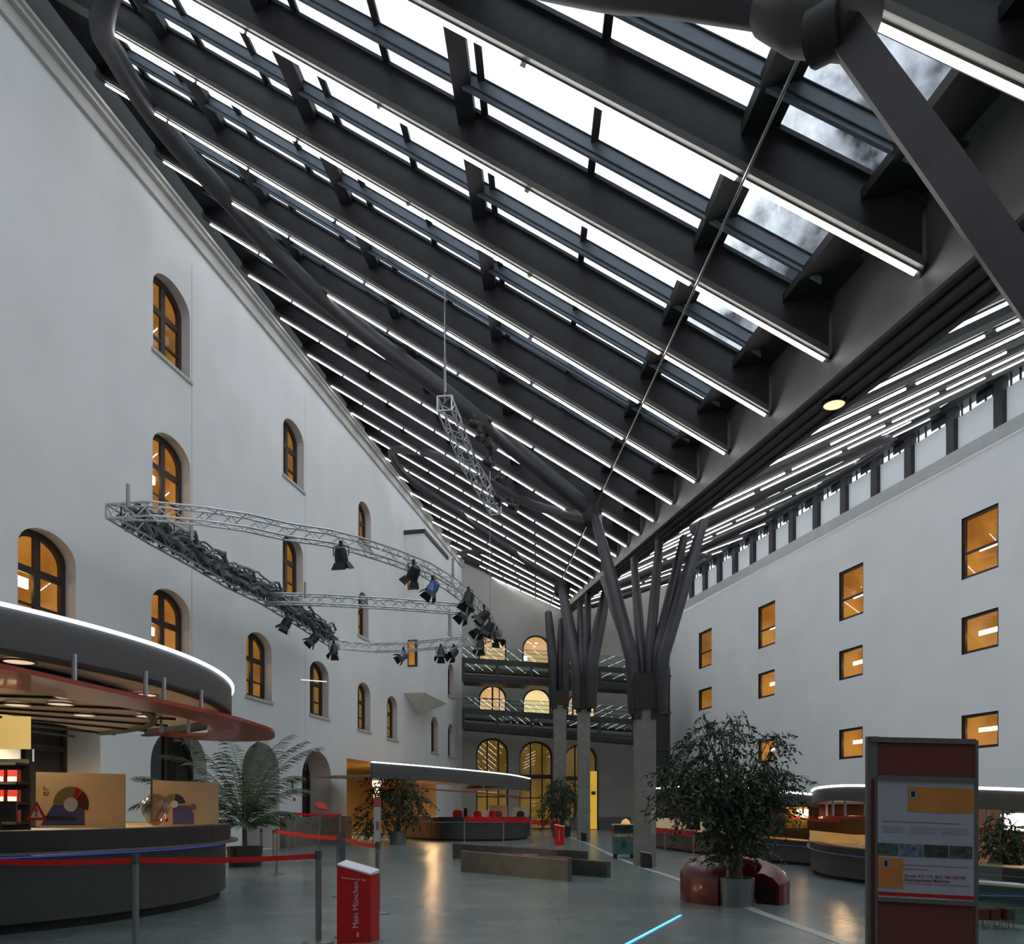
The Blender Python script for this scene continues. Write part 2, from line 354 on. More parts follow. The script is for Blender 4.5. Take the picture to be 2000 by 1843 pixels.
# ------------------------------------------------------------------ windows and walls
HOLES = {'L': [], 'R': [], 'F': []}
REVEALS = []
wcount = [0]
def outline(a, b, z0, z1, rise, n=14):
    pts = [(a, z0), (b, z0)]
    if rise <= 0: return pts + [(b, z1), (a, z1)]
    c = (a + b) / 2; hw = (b - a) / 2
    for k in range(n + 1):
        t = math.pi * k / n; pts.append((c + hw * math.cos(t), z1 - rise + rise * math.sin(t)))
    return pts
def shrink(a, b, z0, z1, rise, e, n=14): return outline(a + e, b - e, z0 + e, z1 - e, max(rise - e * .4, 0) if rise > 0 else 0, n)
def window(pl, key, a, b, z0, z1, rise, dep, fmat, room, roomd, bars, fw=.09, sill=True, lamps=(), pane=True, name=None, sillm=None, revm=None):
    """opening in wall pl between a..b, z0..z1; frame dep metres back; bars: list of ('v',frac) / ('h',frac,thick)"""
    wcount[0] += 1
    o = outline(a, b, max(z0, .004), z1, rise); HOLES[key].append([pl.pt(s, z) for s, z in o])
    R = MB(); n = len(o); fr = [pl.pt(s, z) for s, z in o]; bk = [pl.pt(s, z, dep) for s, z in o]
    R.add(fr + bk, [(i, (i + 1) % n, n + (i + 1) % n, n + i) for i in range(n)])
    root = setting(name or 'window_%d' % wcount[0], pl.pt((a + b) / 2, z0))
    R.build('reveal', revm or PLASTER_W, root)
    i_ = shrink(a, b, z0, z1, rise, fw)
    MB().ring([pl.pt(s, z, dep - .03) for s, z in o], [pl.pt(s, z, dep - .03) for s, z in i_], -pl.n * .1).build('frame', fmat, root)
    g = MB(); h = z1 - z0
    for bar in bars:
        if bar[0] == 'v':
            s = a + (b - a) * bar[1]; t = bar[2]; zt = z1 - fw * .7 if rise <= 0 else z1 - rise + rise * math.sqrt(max(0, 1 - ((s - (a + b) / 2) / ((b - a) / 2)) ** 2)) - fw * .6
            g.prism([pl.pt(s - t / 2, z0 + fw * .5, dep - .02), pl.pt(s + t / 2, z0 + fw * .5, dep - .02), pl.pt(s + t / 2, zt, dep - .02), pl.pt(s - t / 2, zt, dep - .02)], -pl.n * .07)
        else:
            z = z0 + h * bar[1]; t = bar[2]
            g.prism([pl.pt(a + fw * .5, z - t / 2, dep - .015), pl.pt(b - fw * .5, z - t / 2, dep - .015), pl.pt(b - fw * .5, z + t / 2, dep - .015), pl.pt(a + fw * .5, z + t / 2, dep - .015)], -pl.n * .065)
    g.build('glazing_bars', fmat, root)
    if pane: MB().sheet([pl.pt(s, z, dep + .035) for s, z in i_]).build('pane', PANE, root)
    if room:
        r = MB(); b2 = [pl.pt(s, z, dep + roomd) for s, z in o]
        bk2 = [pl.pt(s, z, dep + .07) for s, z in o]
        r.add(bk2 + b2, [(i, (i + 1) % n, n + (i + 1) % n, n + i) for i in range(n)]); r.sheet(b2)
        r.build('lit_room' if room is not DARKROOM else 'dark_room', room, root)
    for (f0, f1, g0, g1, dd, lm) in lamps:
        s0 = a + (b - a) * f0; s1 = a + (b - a) * f1; q0 = z0 + h * g0; q1 = z0 + h * g1
        MB().prism([pl.pt(s0, q0, dep + dd), pl.pt(s1, q0, dep + dd), pl.pt(s1, q1, dep + dd), pl.pt(s0, q1, dep + dd)], -pl.n * .05).build('room_lamp_or_blind', lm, root)
    if sill:
        MB().prism([pl.pt(a - .08, z0 - .10, -.06), pl.pt(b + .08, z0 - .10, -.06), pl.pt(b + .08, z0, -.06), pl.pt(a - .08, z0, -.06)], -pl.n * (dep * .9)).build('sill', sillm or CORN, root)
    return root
def lwin(xl, xr, yt, ys, **k):
    a, z0 = LW.sz(xl, ys); b, _ = LW.sz(xr, ys); _, z1 = LW.sz(xl + (xr - xl) * .35, yt)
    return window(LW, 'L', a, b, z0, z1, k.pop('rise', .55), k.pop('dep', .32), WOODF, k.pop('room', ROOM_A), 1.1,
                  [('v', .5, .19), ('h', .60, .17), ('h', .27, .06)], fw=.15, **k)
lampA = [(.05, .45, .30, .40, .9, WARMW)]
for i, (xl, xr, yt, ys, kw) in enumerate([
    (35, 148, 1028, 1221, dict(room=ROOM_B, lamps=[(.2, .55, .46, .56, .3, WARM)])), (296, 371, 1147, 1301, dict(room=ROOM_B, lamps=[(.2, .55, .46, .56, .3, WARM)])),
    (481, 531, 1232, 1357, dict(room=ROOM_A, lamps=[(.2, .55, .46, .56, .3, WARM)])), (605, 642, 1289, 1393, dict(room=ROOM_D)), (698.5, 723.5, 1331, 1422, dict(room=ROOM_D)),
    (756, 776.5, 1358, 1440, dict(room=ROOM_D)), (842, 855.5, 1399, 1467, dict(room=ROOM_D)), (875, 886, 1413, 1476, dict(room=ROOM_D)),
    (298, 371.5, 844, 994, dict(room=ROOM_B, lamps=[(.2, .6, .06, .16, .3, WARM), (.2, .55, .46, .56, .3, WARM)])), (552, 592, 1042, 1153, dict(room=ROOM_A, lamps=[(.2, .55, .1, .18, .3, WARM)])),
    (699.5, 720, 1155, 1238, dict(room=ROOM_A)), (837, 850, 1239, 1312, dict(room=ROOM_D)), (875, 886, 1295, 1356, dict(room=ROOM_D)),
    (299, 371, 537, 679, dict(room=ROOM_A, lamps=[(.25, .6, .06, .24, .3, mat('glowing_blind', (.7, .66, .66), .8, emit=(.8, .7, .7), es=.5))])), (553, 593.5, 817, 925, dict(room=ROOM_A)),  # pale blind, no lamp: light on it is put in as emission
    (700, 724.5, 978, 1058, dict(room=ROOM_A)), (875, 882, 1188, 1235, dict(room=ROOM_D))]):
    lwin(xl, xr, yt, ys, **kw)
def larch(xl, xr, yt, dep, room, bars, lamps=(), name=None, z0=0.0, rise=None):
    a, _ = LW.sz(xl, 1500); b, _ = LW.sz(xr, 1500); _, z1 = LW.sz((xl + xr) / 2, yt)
    return window(LW, 'L', a, b, z0, z1, (b - a) * .42 if rise is None else rise, dep, WOODF, room, 1.5, bars, sill=False, lamps=lamps, name=name)
larch(294, 404, 1421, .5, DARKROOM, [('v', .5, .1), ('h', .55, .12)], name='door_1')
larch(473, 546, 1449, 1.5, DARKROOM, [('v', .5, .1), ('h', .6, .12)], name='door_2')
larch(590, 647, 1466, 1.0, DARKROOM, [('v', .3, .1)], lamps=[(.02, .2, .1, .8, .3, lit('soft_warm_strip', (.9, .6, .3), (1, .7, .35), 1.0))], name='door_3')
larch(40, 196, 1398, 1.0, DARKROOM, [('v', .5, .12), ('h', .74, .14)], name='window_kiosk', z0=1.0, rise=0)
# wide lit opening behind the middle kiosk
a, _ = LW.sz(677, 1500); b, _ = LW.sz(852, 1500)
o1 = outline(a, b, .004, 3.75, 0); HOLES['L'].append([LW.pt(s, z) for s, z in o1])
root = setting('wall_service_room', LW.pt((a + b) / 2, 0))
r = MB(); f = [LW.pt(s, z) for s, z in o1]; k = [LW.pt(s, z, 4.5) for s, z in o1]
r.add(f + k, [(1, 2, 6, 5), (2, 3, 7, 6), (3, 0, 4, 7)])
r.add(k, [(0, 1, 2, 3)]); r.build('service_room', mat('service_room_wall', (.62, .36, .10), .8, noise=.1), root)
q = LW.pt(a + 3, 0, 4.3); MB().box(q + Vector((0, 0, 1.0)), (.1, 7, 2.0), rz=math.atan2(-.2013, 1)).build('wood_panelling', ORANGE, root)
q = LW.pt(a + 7, 0, 4.3); MB().box(q + Vector((0, 0, 1.6)), (.1, 2, 3.2), rz=math.atan2(-.2013, 1)).build('yellow_panel', mat('yellow_board', (.7, .42, .06), .6), root)
rp = LW.pt((a + b) / 2, 0, 2)
# left wall sheet
s0 = -6.2; s1 = LW.sz(902.5, 1500)[0]
def cornz(s): return 19.35 - .0055 * s
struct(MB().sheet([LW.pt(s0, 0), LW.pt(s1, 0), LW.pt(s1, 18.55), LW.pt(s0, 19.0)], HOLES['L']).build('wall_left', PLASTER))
cm = MB()
for (z0, z1, ex) in ((-.62, -.45, .10), (-.45, -.2, .05), (-.2, -.08, .18), (-.08, 0, .26)):
    cm.add([LW.pt(s0, cornz(s0) + z0, -ex), LW.pt(s1, cornz(s1) + z0, -ex), LW.pt(s1, cornz(s1) + z1, -ex), LW.pt(s0, cornz(s0) + z1, -ex),
            LW.pt(s0, cornz(s0) + z0, .1), LW.pt(s1, cornz(s1) + z0, .1), LW.pt(s1, cornz(s1) + z1, .1), LW.pt(s0, cornz(s0) + z1, .1)],
           [(0, 1, 2, 3), (0, 4, 5, 1), (3, 2, 6, 7)])
struct(cm.build('trim_cornice', CORN))
struct(MB().add([LW.pt(s0, 19, .5), LW.pt(s1, 18.6, .5), LW.pt(s1, 21.5, .5), LW.pt(s0, 21.5, .5), LW.pt(s0, 19.3, -.1), LW.pt(s1, 19, -.1)], [(0, 1, 2, 3), (0, 4, 5, 1)]).build('trim_roof_edge', BLACK))
# vertical seams in the render
sm = MB()
for x in (374, 596):
    a, _ = LW.sz(x, 800); sm.add([LW.pt(a, 3, -.004), LW.pt(a + .03, 3, -.004), LW.pt(a + .03, 18, -.004), LW.pt(a, 18, -.004)], [(0, 1, 2, 3)])
struct(sm.build('trim_joints', mat('joint', (.42, .43, .43), .9)))
# low stone wall at the foot
a, _ = LW.sz(545, 1500); b, _ = LW.sz(676, 1500)
struct(MB().prism([LW.pt(a, 0, -.02), LW.pt(b, 0, -.02), LW.pt(b, 1.15, -.02), LW.pt(a, 1.15, -.02)], LW.n * .25).build('baseboard_left', STONE))
# oriel on the left wall
def oriel():
    a, _ = LW.sz(789, 1500); b, _ = LW.sz(838, 1500); e = 1.15
    zt = LW.sz(789, 1044)[1]; zb = LW.sz(789, 1353)[1]
    root = setting('wall_oriel', LW.pt(a, zb))
    P = lambda s, z, d: LW.pt(s, z, -d)
    m = MB()
    near = [P(a, zb, 0), P(a, zb, e), P(a, zt - .4, e), P(a, zt, 0)]
    m.add([P(a, zb, 0), P(a, zb, e), P(b, zb, e), P(b, zb, 0), P(a, zt, 0), P(a, zt - .0, e), P(b, zt, e), P(b, zt, 0)],
          [(1, 2, 6, 5), (2, 3, 7, 6), (4, 5, 6, 7)])
    m.add([P(a, zb, 0), P(a, zb, e), P(a, zt, e), P(a, zt, 0)], [(0, 1, 2, 3)])
    # tapering underside
    m.add([P(a, zb, 0), P(a, zb, e), P(b, zb, e), P(b, zb, 0), P(a + (b - a) * .5, zb - 1.0, 0)], [(0, 1, 4), (1, 2, 4), (2, 3, 4)])
    m.build('oriel_body', PLASTER, root)
    MB().add([P(a - .06, zt, 0), P(a - .06, zt, e + .08), P(b, zt, e + .08), P(a - .06, zt + .22, 0), P(a - .06, zt + .22, e + .08), P(b, zt + .22, e + .08), P(b, zt, 0), P(b, zt + .22, 0)],
             [(0, 1, 4, 3), (1, 2, 5, 4), (0, 1, 2, 6), (3, 4, 5, 7)]).build('cap_flashing', STEEL, root)
    for (y0, y1) in ((1108, 1152), (1250, 1302)):
        p = LW.hit(789, y1); zA = CH + (HY - y1) / FP * p.y; zB = CH + (HY - y0) / FP * p.y
        MB().prism([P(a - .03, zA, .22), P(a - .03, zA, .78), P(a - .03, zB, .78), P(a - .03, zB, .22)], LW.d * .05).build('frame', WOODF, root)
        MB().prism([P(a - .04, zA + .08, .28), P(a - .04, zA + .08, .62), P(a - .04, zB - .08, .62), P(a - .04, zB - .08, .28)], LW.d * .02).build('lit_pane', ROOM_B, root)
oriel()
# ------------------------------------------------------------------ right wall
def rwin(xl, xr, ytr, ysl, tall):
    b, z0 = RW.sz(xl, ysl); a, z1 = RW.sz(xr, ytr)
    z0 = max(z0, z0); L = [(.22, .85, .46, .52, .5, WARMW)] if tall == 1 else [(.25, .9, .52, .64, .55, WARM)] if tall == 0 else [(.5, .62, .5, .56, .5, WARM)]
    bars = [('h', .42, .09)] if tall in (1, 3) else []
    return window(RW, 'R', a, b, z0, z1, 0, .10, FRAMER, ROOM_A if tall >= 2 else ROOM_B, 1.6, bars, fw=.11, sill=False, lamps=L, revm=FRAMER)
for args in [(1878, 1950, 981, 1133, 1), (1878, 1950, 1185, 1279, 0), (1878, 1950, 1387, 1464, 0),
             (1639, 1686, 1097, 1214, 1), (1639, 1685, 1258, 1329, 0), (1639, 1685, 1418, 1483, 0),
             (1481, 1514, 1171, 1268, 1), (1481, 1513, 1306, 1365, 0), (1481, 1513, 1441, 1490, 0),
             (1365, 1390, 1225, 1307, 3), (1365, 1390, 1340, 1388, 2)]:
    rwin(*args)
e0 = -6.2; e1 = (Vector((11.26, 55, 0)) - RW.p0).dot(RW.d)
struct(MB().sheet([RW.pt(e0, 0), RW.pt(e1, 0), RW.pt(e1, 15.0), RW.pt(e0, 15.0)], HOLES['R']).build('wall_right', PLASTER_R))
struct(MB().prism([RW.pt(e0, 14.95, -.12), RW.pt(e1, 15.15, -.12), RW.pt(e1, 15.65, -.12), RW.pt(e0, 15.35, -.12)], -RW.n * .5).build('trim_ledge', mat('ledge_plaster', (.52, .53, .53), .85, noise=.05)))
# clerestory on top of the right wall
ys_ = [22.1, 24.2, 26.25, 28.35, 30.5, 32.7, 34.7, 36.75, 38.8, 40.8, 42.6, 44.5, 46.4, 48.2, 50.0, 51.8, 53.4]
PANELM = translucent('clerestory_panel', (.78, .79, .80), .5)
def sY(Y): return (Vector((25.1 - .2513 * Y, Y, 0)) - RW.p0).dot(RW.d)
for i, Y in enumerate(ys_):
    s = sY(Y); zz = 15.3 + .012 * (Y - 27)
    tag(MB().prism([RW.pt(s - .19, zz, -.06), RW.pt(s + .19, zz, -.06), RW.pt(s + .19, 17.3, -.06), RW.pt(s - .19, 17.3, -.06)], -RW.n * .3).build('clerestory_post', STEEL),
        'dark steel clerestory post on the right wall, %s counted from the near end' % ORD[i + 1], 'post', 'clerestory posts above the right wall')
    if i < len(ys_) - 1:
        s2 = sY(ys_[i + 1])
        root = setting('window_clerestory_%d' % (i + 1), RW.pt(s, 16.6))
        MB().add([RW.pt(s + .2, 16.6, .15), RW.pt(s2 - .2, 16.6, .15), RW.pt(s2 - .2, 17.3, .15), RW.pt(s + .2, 17.3, .15)], [(0, 1, 2, 3)]).build('pane', PANE, root)
        fm = MB()
        for q in (.15, .3, .62, .8):
            u = s + (s2 - s) * q; hh = .7 if q in (.3, .8) else .45
            fm.prism([RW.pt(u, 16.9, .1), RW.pt(u + .06, 16.9, .1), RW.pt(u + .06, 17.3, .1), RW.pt(u, 17.3, .1)], -RW.n * .05)
        fm.prism([RW.pt(s + .3, 17.0, .1), RW.pt((s + s2) / 2, 17.0, .1), RW.pt((s + s2) / 2, 17.3, .1), RW.pt(s + .3, 17.3, .1)], -RW.n * .05)
        fm.build('frame', STEEL, root)
        MB().prism([RW.pt(s + .2, zz + .02, .14), RW.pt(s2 - .2, zz + .03, .14), RW.pt(s2 - .2, 16.92, .14), RW.pt(s + .2, 16.92, .14)], -RW.n * .05).build('frosted_panel', PANELM, root)
struct(MB().prism([RW.pt(e0, 17.3, -.1), RW.pt(e1, 17.3, -.1), RW.pt(e1, 17.6, -.1), RW.pt(e0, 17.6, -.1)], -RW.n * .5).build('trim_clerestory_head', STEEL))
struct(MB().add([RW.pt(e0, 15.2, .1), RW.pt(sY(22.1), 15.2, .1), RW.pt(sY(22.1), 17.5, .1), RW.pt(e0, 17.5, .1)], [(0, 1, 2, 3)]).build('wall_clerestory_near', PLASTER))
# ------------------------------------------------------------------ far wall
def fwin(xl, xr, yt, ys, dep, room, bars, lamps=(), z0=None, fm=WOODF, rise=None, name=None, pane=True):
    a, zz = FW.sz(xl, ys); b, _ = FW.sz(xr, ys); _, z1 = FW.sz((xl + xr) / 2, yt)
    return window(FW, 'F', a, b, zz if z0 is None else z0, z1, (b - a) * .46 if rise is None else rise, dep, fm, room, 2.0, bars, fw=.1, sill=False, lamps=lamps, name=name, revm=PLASTER_FAR, pane=pane)
lampC = [(.55, .62, .88, .91, 1.5, WARMW)]
fwin(935, 989, 1238, 1290, .12, ROOM_P, [], lampC); fwin(1020.5, 1073.5, 1240, 1297, .12, ROOM_P, [], lampC + [(.0, .25, .3, .45, 1.6, WARMW)]); fwin(1108, 1161, 1247, 1303, .12, ROOM_P, [], lampC)
fwin(935, 989, 1338, 1390, .12, ROOM_P, [('v', .5, .12), ('v', .75, .07), ('h', .5, .06)]); fwin(1021, 1076, 1344, 1397, .12, ROOM_C, []); fwin(1108, 1163, 1351, 1402, .12, ROOM_P, [('v', .2, .12), ('v', .4, .07), ('h', .45, .06)])
for k_, (xl, xr, yt) in enumerate([(930, 993, 1440), (1015, 1080.5, 1446), (1103, 1168, 1452)]):
    fwin(xl, xr, yt, 1600, .7, lit('ochre_passage', (.13, .075, .012), (.26, .15, .025), .5, .3), [('h', .60, .3), ('v', .35, .1), ('v', .7, .1), ('h', .36, .08)], z0=0, name='door_%d' % (4 + k_))
xr_ = 14.8
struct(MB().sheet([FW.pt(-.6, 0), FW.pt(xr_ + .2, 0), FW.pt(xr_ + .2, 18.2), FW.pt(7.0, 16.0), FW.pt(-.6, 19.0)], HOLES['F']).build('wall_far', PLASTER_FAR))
struct(MB().add([(-17, -6, 0), (28, -6, 0), (28, -6, 19), (-17, -6, 19)], [(0, 1, 2, 3)]).build('wall_back', PLASTER_FAR))
struct(MB().prism([FW.pt(7.6, 0, -.02), FW.pt(12, 0, -.02), FW.pt(12, .9, -.02), FW.pt(7.6, .9, -.02)], FW.n * .1).build('baseboard_far', STONE))
# yellow lit doorway at the far wall
root = thing('lit_doorway', FW.hit(1158, 1620) + Vector((0, 0, 0)), 'narrow bright yellow doorway beside the far column', 'doorway')
p = FW.hit(1158, 1500); MB().box((p.x, p.y - .1, 2.1), (.55, .1, 4.1)).build('door_leaf', lit('yellow_door', (.55, .32, .03), (.68, .40, .05), .7, .5), root)
MB().box((p.x + .33, p.y - .12, 2.1), (.12, .12, 4.2)).build('door_frame', STEEL, root)
MB().box((p.x + .02, p.y - .17, 2.6), (.3, .04, .25)).build('door_sign', mat('green_sign', (.03, .12, .06), .5), root)
# ------------------------------------------------------------------ roof
def RP(i): Y = 8.14 + 2.28 * (i - 2); return Vector((4.505 - .02 * Y, Y, 7.09 + .1834 * (Y - 8.14)))
def LP(i):
    Y = 19.42 + 2.25 * (i - 5) - .0115 * max(0, i - 5) ** 2
    return Vector((-14.4 + .2013 * Y, Y, 19.9 - .032 * (Y - 19.42)))
def roof(s, t, off=0.0): return RP(s).lerp(LP(s), t) + Vector((0, 0, off))
I0, I1 = -4, 22
for i in range(I0, I1 + 1):
    p, q = roof(i, .0), roof(i, 1.0)
    nm = ORD[i - I0 + 1]
    root = thing('roof_rafter', p, 'deep dark steel rafter of the left glass roof, %s from the near end' % nm, 'rafter', 'rafters of the left glass roof')
    MB().beam(p, q, .06, .56, .16).build('web', STEEL, root)
    MB().beam(p, q, .20, .10, .05).build('lower_flange', STEELG, root)
    MB().beam(p, q, .20, .06, .72).build('upper_flange', STEEL, root)
# tube lights under the left rafters
BR = [.001, .11, .26, .41, .56, .71, .86, .985]
def tube_light(p, q, label, grp, r=.026):
    d = (q - p).normalized(); p = p + d * .06; q = q - d * .06
    root = thing('tube_light', (p + q) / 2, label, 'light', grp)
    MB().tube([p, q], r, 6).build('tube', TUBE, root)
    MB().beam(p - d * .05, q + d * .05, .05, .035, .022).build('batten', STEELG, root)
for i in range(-1, I1 + 1):
    for k in range(len(BR) - 1):
        if i < 1 and k > 2: continue
        if i < 5 and k > 5: continue
        if i == 1 and k > 2: continue
        p = roof(i, BR[k], 0); q = roof(i, BR[k + 1], 0)
        tube_light(p, q, 'tube light under left-roof rafter %s from near end, %s up from valley beam' % (ORD[i - I0 + 1], ORD[k + 1]), 'tube lights of the left roof')
# mid-bay secondary bars, glass, mullions
for i in range(I0, I1):
    s = i + .70
    root = thing('glazing_beam', roof(s, 0, .5), 'blue-grey glazing beam between left-roof rafters, %s bay from near end' % ORD[i - I0 + 1], 'beam', 'glazing beams of the left roof')
    MB().beam(roof(s, .022), roof(s, 1), .06, .27, .52).build('beam', BAND, root)
    m = MB()
    for z in (.58, .785): m.beam(roof(s, .022), roof(s, 1), .10, .016, z)
    m.build('cover_strips', STEEL, root)
g = MB()
for i in range(I0, I1):
    a, b, c, d = roof(i, 0, .83), roof(i + 1, 0, .83), roof(i + 1, 1, .83), roof(i, 1, .83)
    g.add([a, b, c, d], [(0, 1, 2, 3)])
struct(g.build('ceiling_left_glass', ROOF_GLASS))
m = MB()
for t in (.2, .30, .40, .50, .60, .70, .80, .90):
    for i in range(I0, I1): m.beam(roof(i, t), roof(i + 1, t), .10, .08, .74)
struct(m.build('trim_mullions_left', STEEL))
for k, (t, w) in enumerate(((.318, .27), (.54, .27), (.76, .27), (.97, .7))):
    m = MB()
    for i in range(I0, I1): m.beam(roof(i, t), roof(i + 1, t), w, .22, .52)
    tag(m.build('roof_purlin', STEEL), 'broad dark purlin crossing the left glass roof, %s up from the valley beam' % ORD[k + 1], 'purlin', 'purlins of the left roof')
# the tube line with a cable below at t=.105
m = MB()
for i in range(I0, I1): m.beam(roof(i, .098), roof(i + 1, .098), .38, .16, .62)
root = thing('roof_purlin', roof(0, .1), 'dark purlin nearest the valley beam carrying small light brackets', 'purlin', 'purlins of the left roof')
m.build('purlin', BLACK, root)
MB().tube([roof(i, .109, -.05) for i in range(I0, I1 + 1)], .018, 5).build('cable', SATIN, root)
m = MB()
for i in range(I0, I1): m.beam(roof(i, .017), roof(i + 1, .017), .62, .12, .68)
struct(m.build('trim_valley_soffit', BLACK))
# valley beam
root = thing('valley_beam', RP(I0), 'long black valley beam running the length of the hall between roofs', 'beam')
P_, Q_ = RP(I0 - 1), RP(I1 + .2)
ux = Vector((1, 0, 0))
MB().add([P_ + Vector((.04, 0, -.22)), Q_ + Vector((.04, 0, -.22)), Q_ + Vector((.04, 0, 1)), P_ + Vector((.04, 0, 1)),
          P_ + Vector((.10, 0, -.22)), Q_ + Vector((.10, 0, -.22)), Q_ + Vector((.10, 0, 1)), P_ + Vector((.10, 0, 1))],
         [(0, 1, 2, 3), (4, 7, 6, 5), (0, 4, 5, 1), (3, 2, 6, 7)]).build('gutter_side', GUT, root)
MB().add([P_ + Vector((x_, 0, z_)) for x_, z_ in ((.1, -.2), (.82, -.2), (.82, .9), (.1, .9))] + [Q_ + Vector((x_, 0, z_)) for x_, z_ in ((.1, -.2), (.82, -.2), (.82, .9), (.1, .9))],
         [(0, 4, 5, 1), (1, 5, 6, 2), (2, 6, 7, 3), (3, 7, 4, 0)]).build('soffit_box', BLACK, root)
m = MB()
for x_ in (.25, .48, .7): m.tube([P_ + Vector((x_, 0, -.22)), Q_ + Vector((x_, 0, -.22))], .025, 6)
m.build('soffit_pipes', STEEL, root)
dl = P_ + Vector((0, 0, 0)); Yd = 11.3; fr_ = (Yd - P_.y) / (Q_.y - P_.y); pd = P_.lerp(Q_, fr_) + Vector((.46, 0, -.23))
root = thing('downlight', pd, 'round warm downlight glowing in the black valley soffit', 'light')
MB().lathe(pd, [(0, -.045), (.14, -.045), (.15, -.03), (.15, 0)], 24).build('lens', lit('downlight_lens', (1, .55, .25), (1, .62, .34), 1.5, 30), root)
MB().lathe(pd, [(.15, -.05), (.18, -.05), (.18, 0), (.15, 0), (.15, -.05)], 24).build('bezel', BLACK, root)
# right roof
def R0(i): return RP(i) + Vector((.86, 0, .06))
def R1(i):
    p = RP(i); Xw = 25.1 - .2513 * p.y - .1
    z = 17.35 if p.y > 25 else min(17.35, p.z + .485 * (Xw - p.x - 1.05))
    return Vector((Xw, p.y, z))
def rroof(s, t, off=0.0): return R0(s).lerp(R1(s), t) + Vector((0, 0, off))
for i in range(-2, I1 + 1):
    p, q = rroof(i, 0), rroof(i, 1)
    root = thing('roof_rafter', p, 'deep dark steel rafter of the right glass roof, %s from the near end' % ORD[i + 3], 'rafter', 'rafters of the right glass roof')
    MB().beam(p, q, .06, .56, .16).build('web', STEEL, root)
    MB().beam(p, q, .20, .10, .05).build('lower_flange', STEELG, root)
    MB().beam(p, q, .20, .06, .72).build('upper_flange', STEEL, root)
    L = (q - p).length; n = max(2, int(L / 2.9)); gap = .5
    for k in range(n):
        if k >= n * .8 or (i * 3 + k * 5) % 7 == 0: continue
        a0 = (.15 + k * (L - .4) / n) / L; a1 = (.15 + (k + 1) * (L - .4) / n - .12) / L
        tube_light(rroof(i, a0), rroof(i, a1), 'tube light under right-roof rafter %s from near end, %s up from valley beam' % (ORD[i + 3], ORD[k + 1]), 'tube lights of the right roof', .024 if i < 10 else .019)
g = MB(); m = MB()
for i in range(-2, I1):
    g.add([rroof(i, 0, .94), rroof(i + 1, 0, .94), rroof(i + 1, 1, .94), rroof(i, 1, .94)], [(0, 1, 2, 3)])
    for t in (.02, .25, .5, .75, .95): m.beam(rroof(i, t), rroof(i + 1, t), .45 if t in (.02, .5, .95) else .12, .2, .7)
    m.beam(rroof(i + .4, 0), rroof(i + .4, 1), .12, .34, .58)
struct(g.build('ceiling_right_glass', ROOF_GLASS)); struct(m.build('trim_mullions_right', STEEL))
# arched roof tubes
def catmull(pts, n=8):
    out = []; P = [pts[0]] + pts + [pts[-1]]
    for i in range(1, len(P) - 2):
        for k in range(n):
            t = k / n; a, b, c, d = P[i - 1], P[i], P[i + 1], P[i + 2]
            out.append(tuple(.5 * ((2 * b[j]) + (-a[j] + c[j]) * t + (2 * a[j] - 5 * b[j] + 4 * c[j] - d[j]) * t * t + (-a[j] + 3 * b[j] - 3 * c[j] + d[j]) * t ** 3) for j in range(len(b))))
    out.append(tuple(pts[-1])); return out
loops = [([(1600, 45, 6.2), (1540, 22, 6.5), (1300, -14, 7.1), (1170, -26, 7.6), (950, -75, 8.6), (700, -170, 10.2), (480, -200, 12.0), (320, -150, 13.6), (240, -75, 14.6), (208, 0, 15.3), (200, 60, 16.4), (224, 108, 17.3), (274, 190, 18.6), (350, 288, 20.0), (455, 400, 21.1), (563, 520, 22.3), (700, 640, 23.0), (880, 775, 23.2), (1040, 905, 24.0), (1158, 1000, 24.6)], 'nearest'),
         ([(1150, 1010, 25.5), (1040, 985, 29.3), (900, 910, 31), (830, 884, 33.4), (782, 878, 35), (765, 888, 36.5), (800, 935, 38.7), (900, 1005, 39.6), (1000, 1078, 41), (1098, 1140, 42)], 'middle'),
         ([(1100, 1130, 43), (1000, 1090, 46), (930, 1076, 48), (903, 1080, 50), (912, 1092, 51), (935, 1102, 51.8)], 'furthest')]
for pts, nm in loops:
    path = [atY(x, y, Y) for x, y, Y in catmull(pts, 6)]
    L_ = len(path)
    tag(MB().tube(path, [(.15 + .10 * min(1, k / 60)) if nm == 'nearest' else .17 for k in range(L_)], 14).build('roof_arch_tube', STEEL, smooth=True), '%s curved dark steel tube looping under the left glass roof' % nm, 'steel tube', 'looping tubes under the left roof')
for j_, (sa, sb) in enumerate(((9.6, 16.6), (16.9, 21.9))):
    path = []
    for k in range(25):
        u = math.pi * k / 24; path.append(rroof((sa + sb) / 2 - (sb - sa) / 2 * math.cos(u), .08 + .78 * math.sin(u), -.2))
    tag(MB().tube(path, .17, 12).build('roof_arch_tube', STEEL, smooth=True), '%s curved dark steel tube looping under the right glass roof' % ('nearer', 'further')[j_], 'steel tube', 'looping tubes under the right roof')
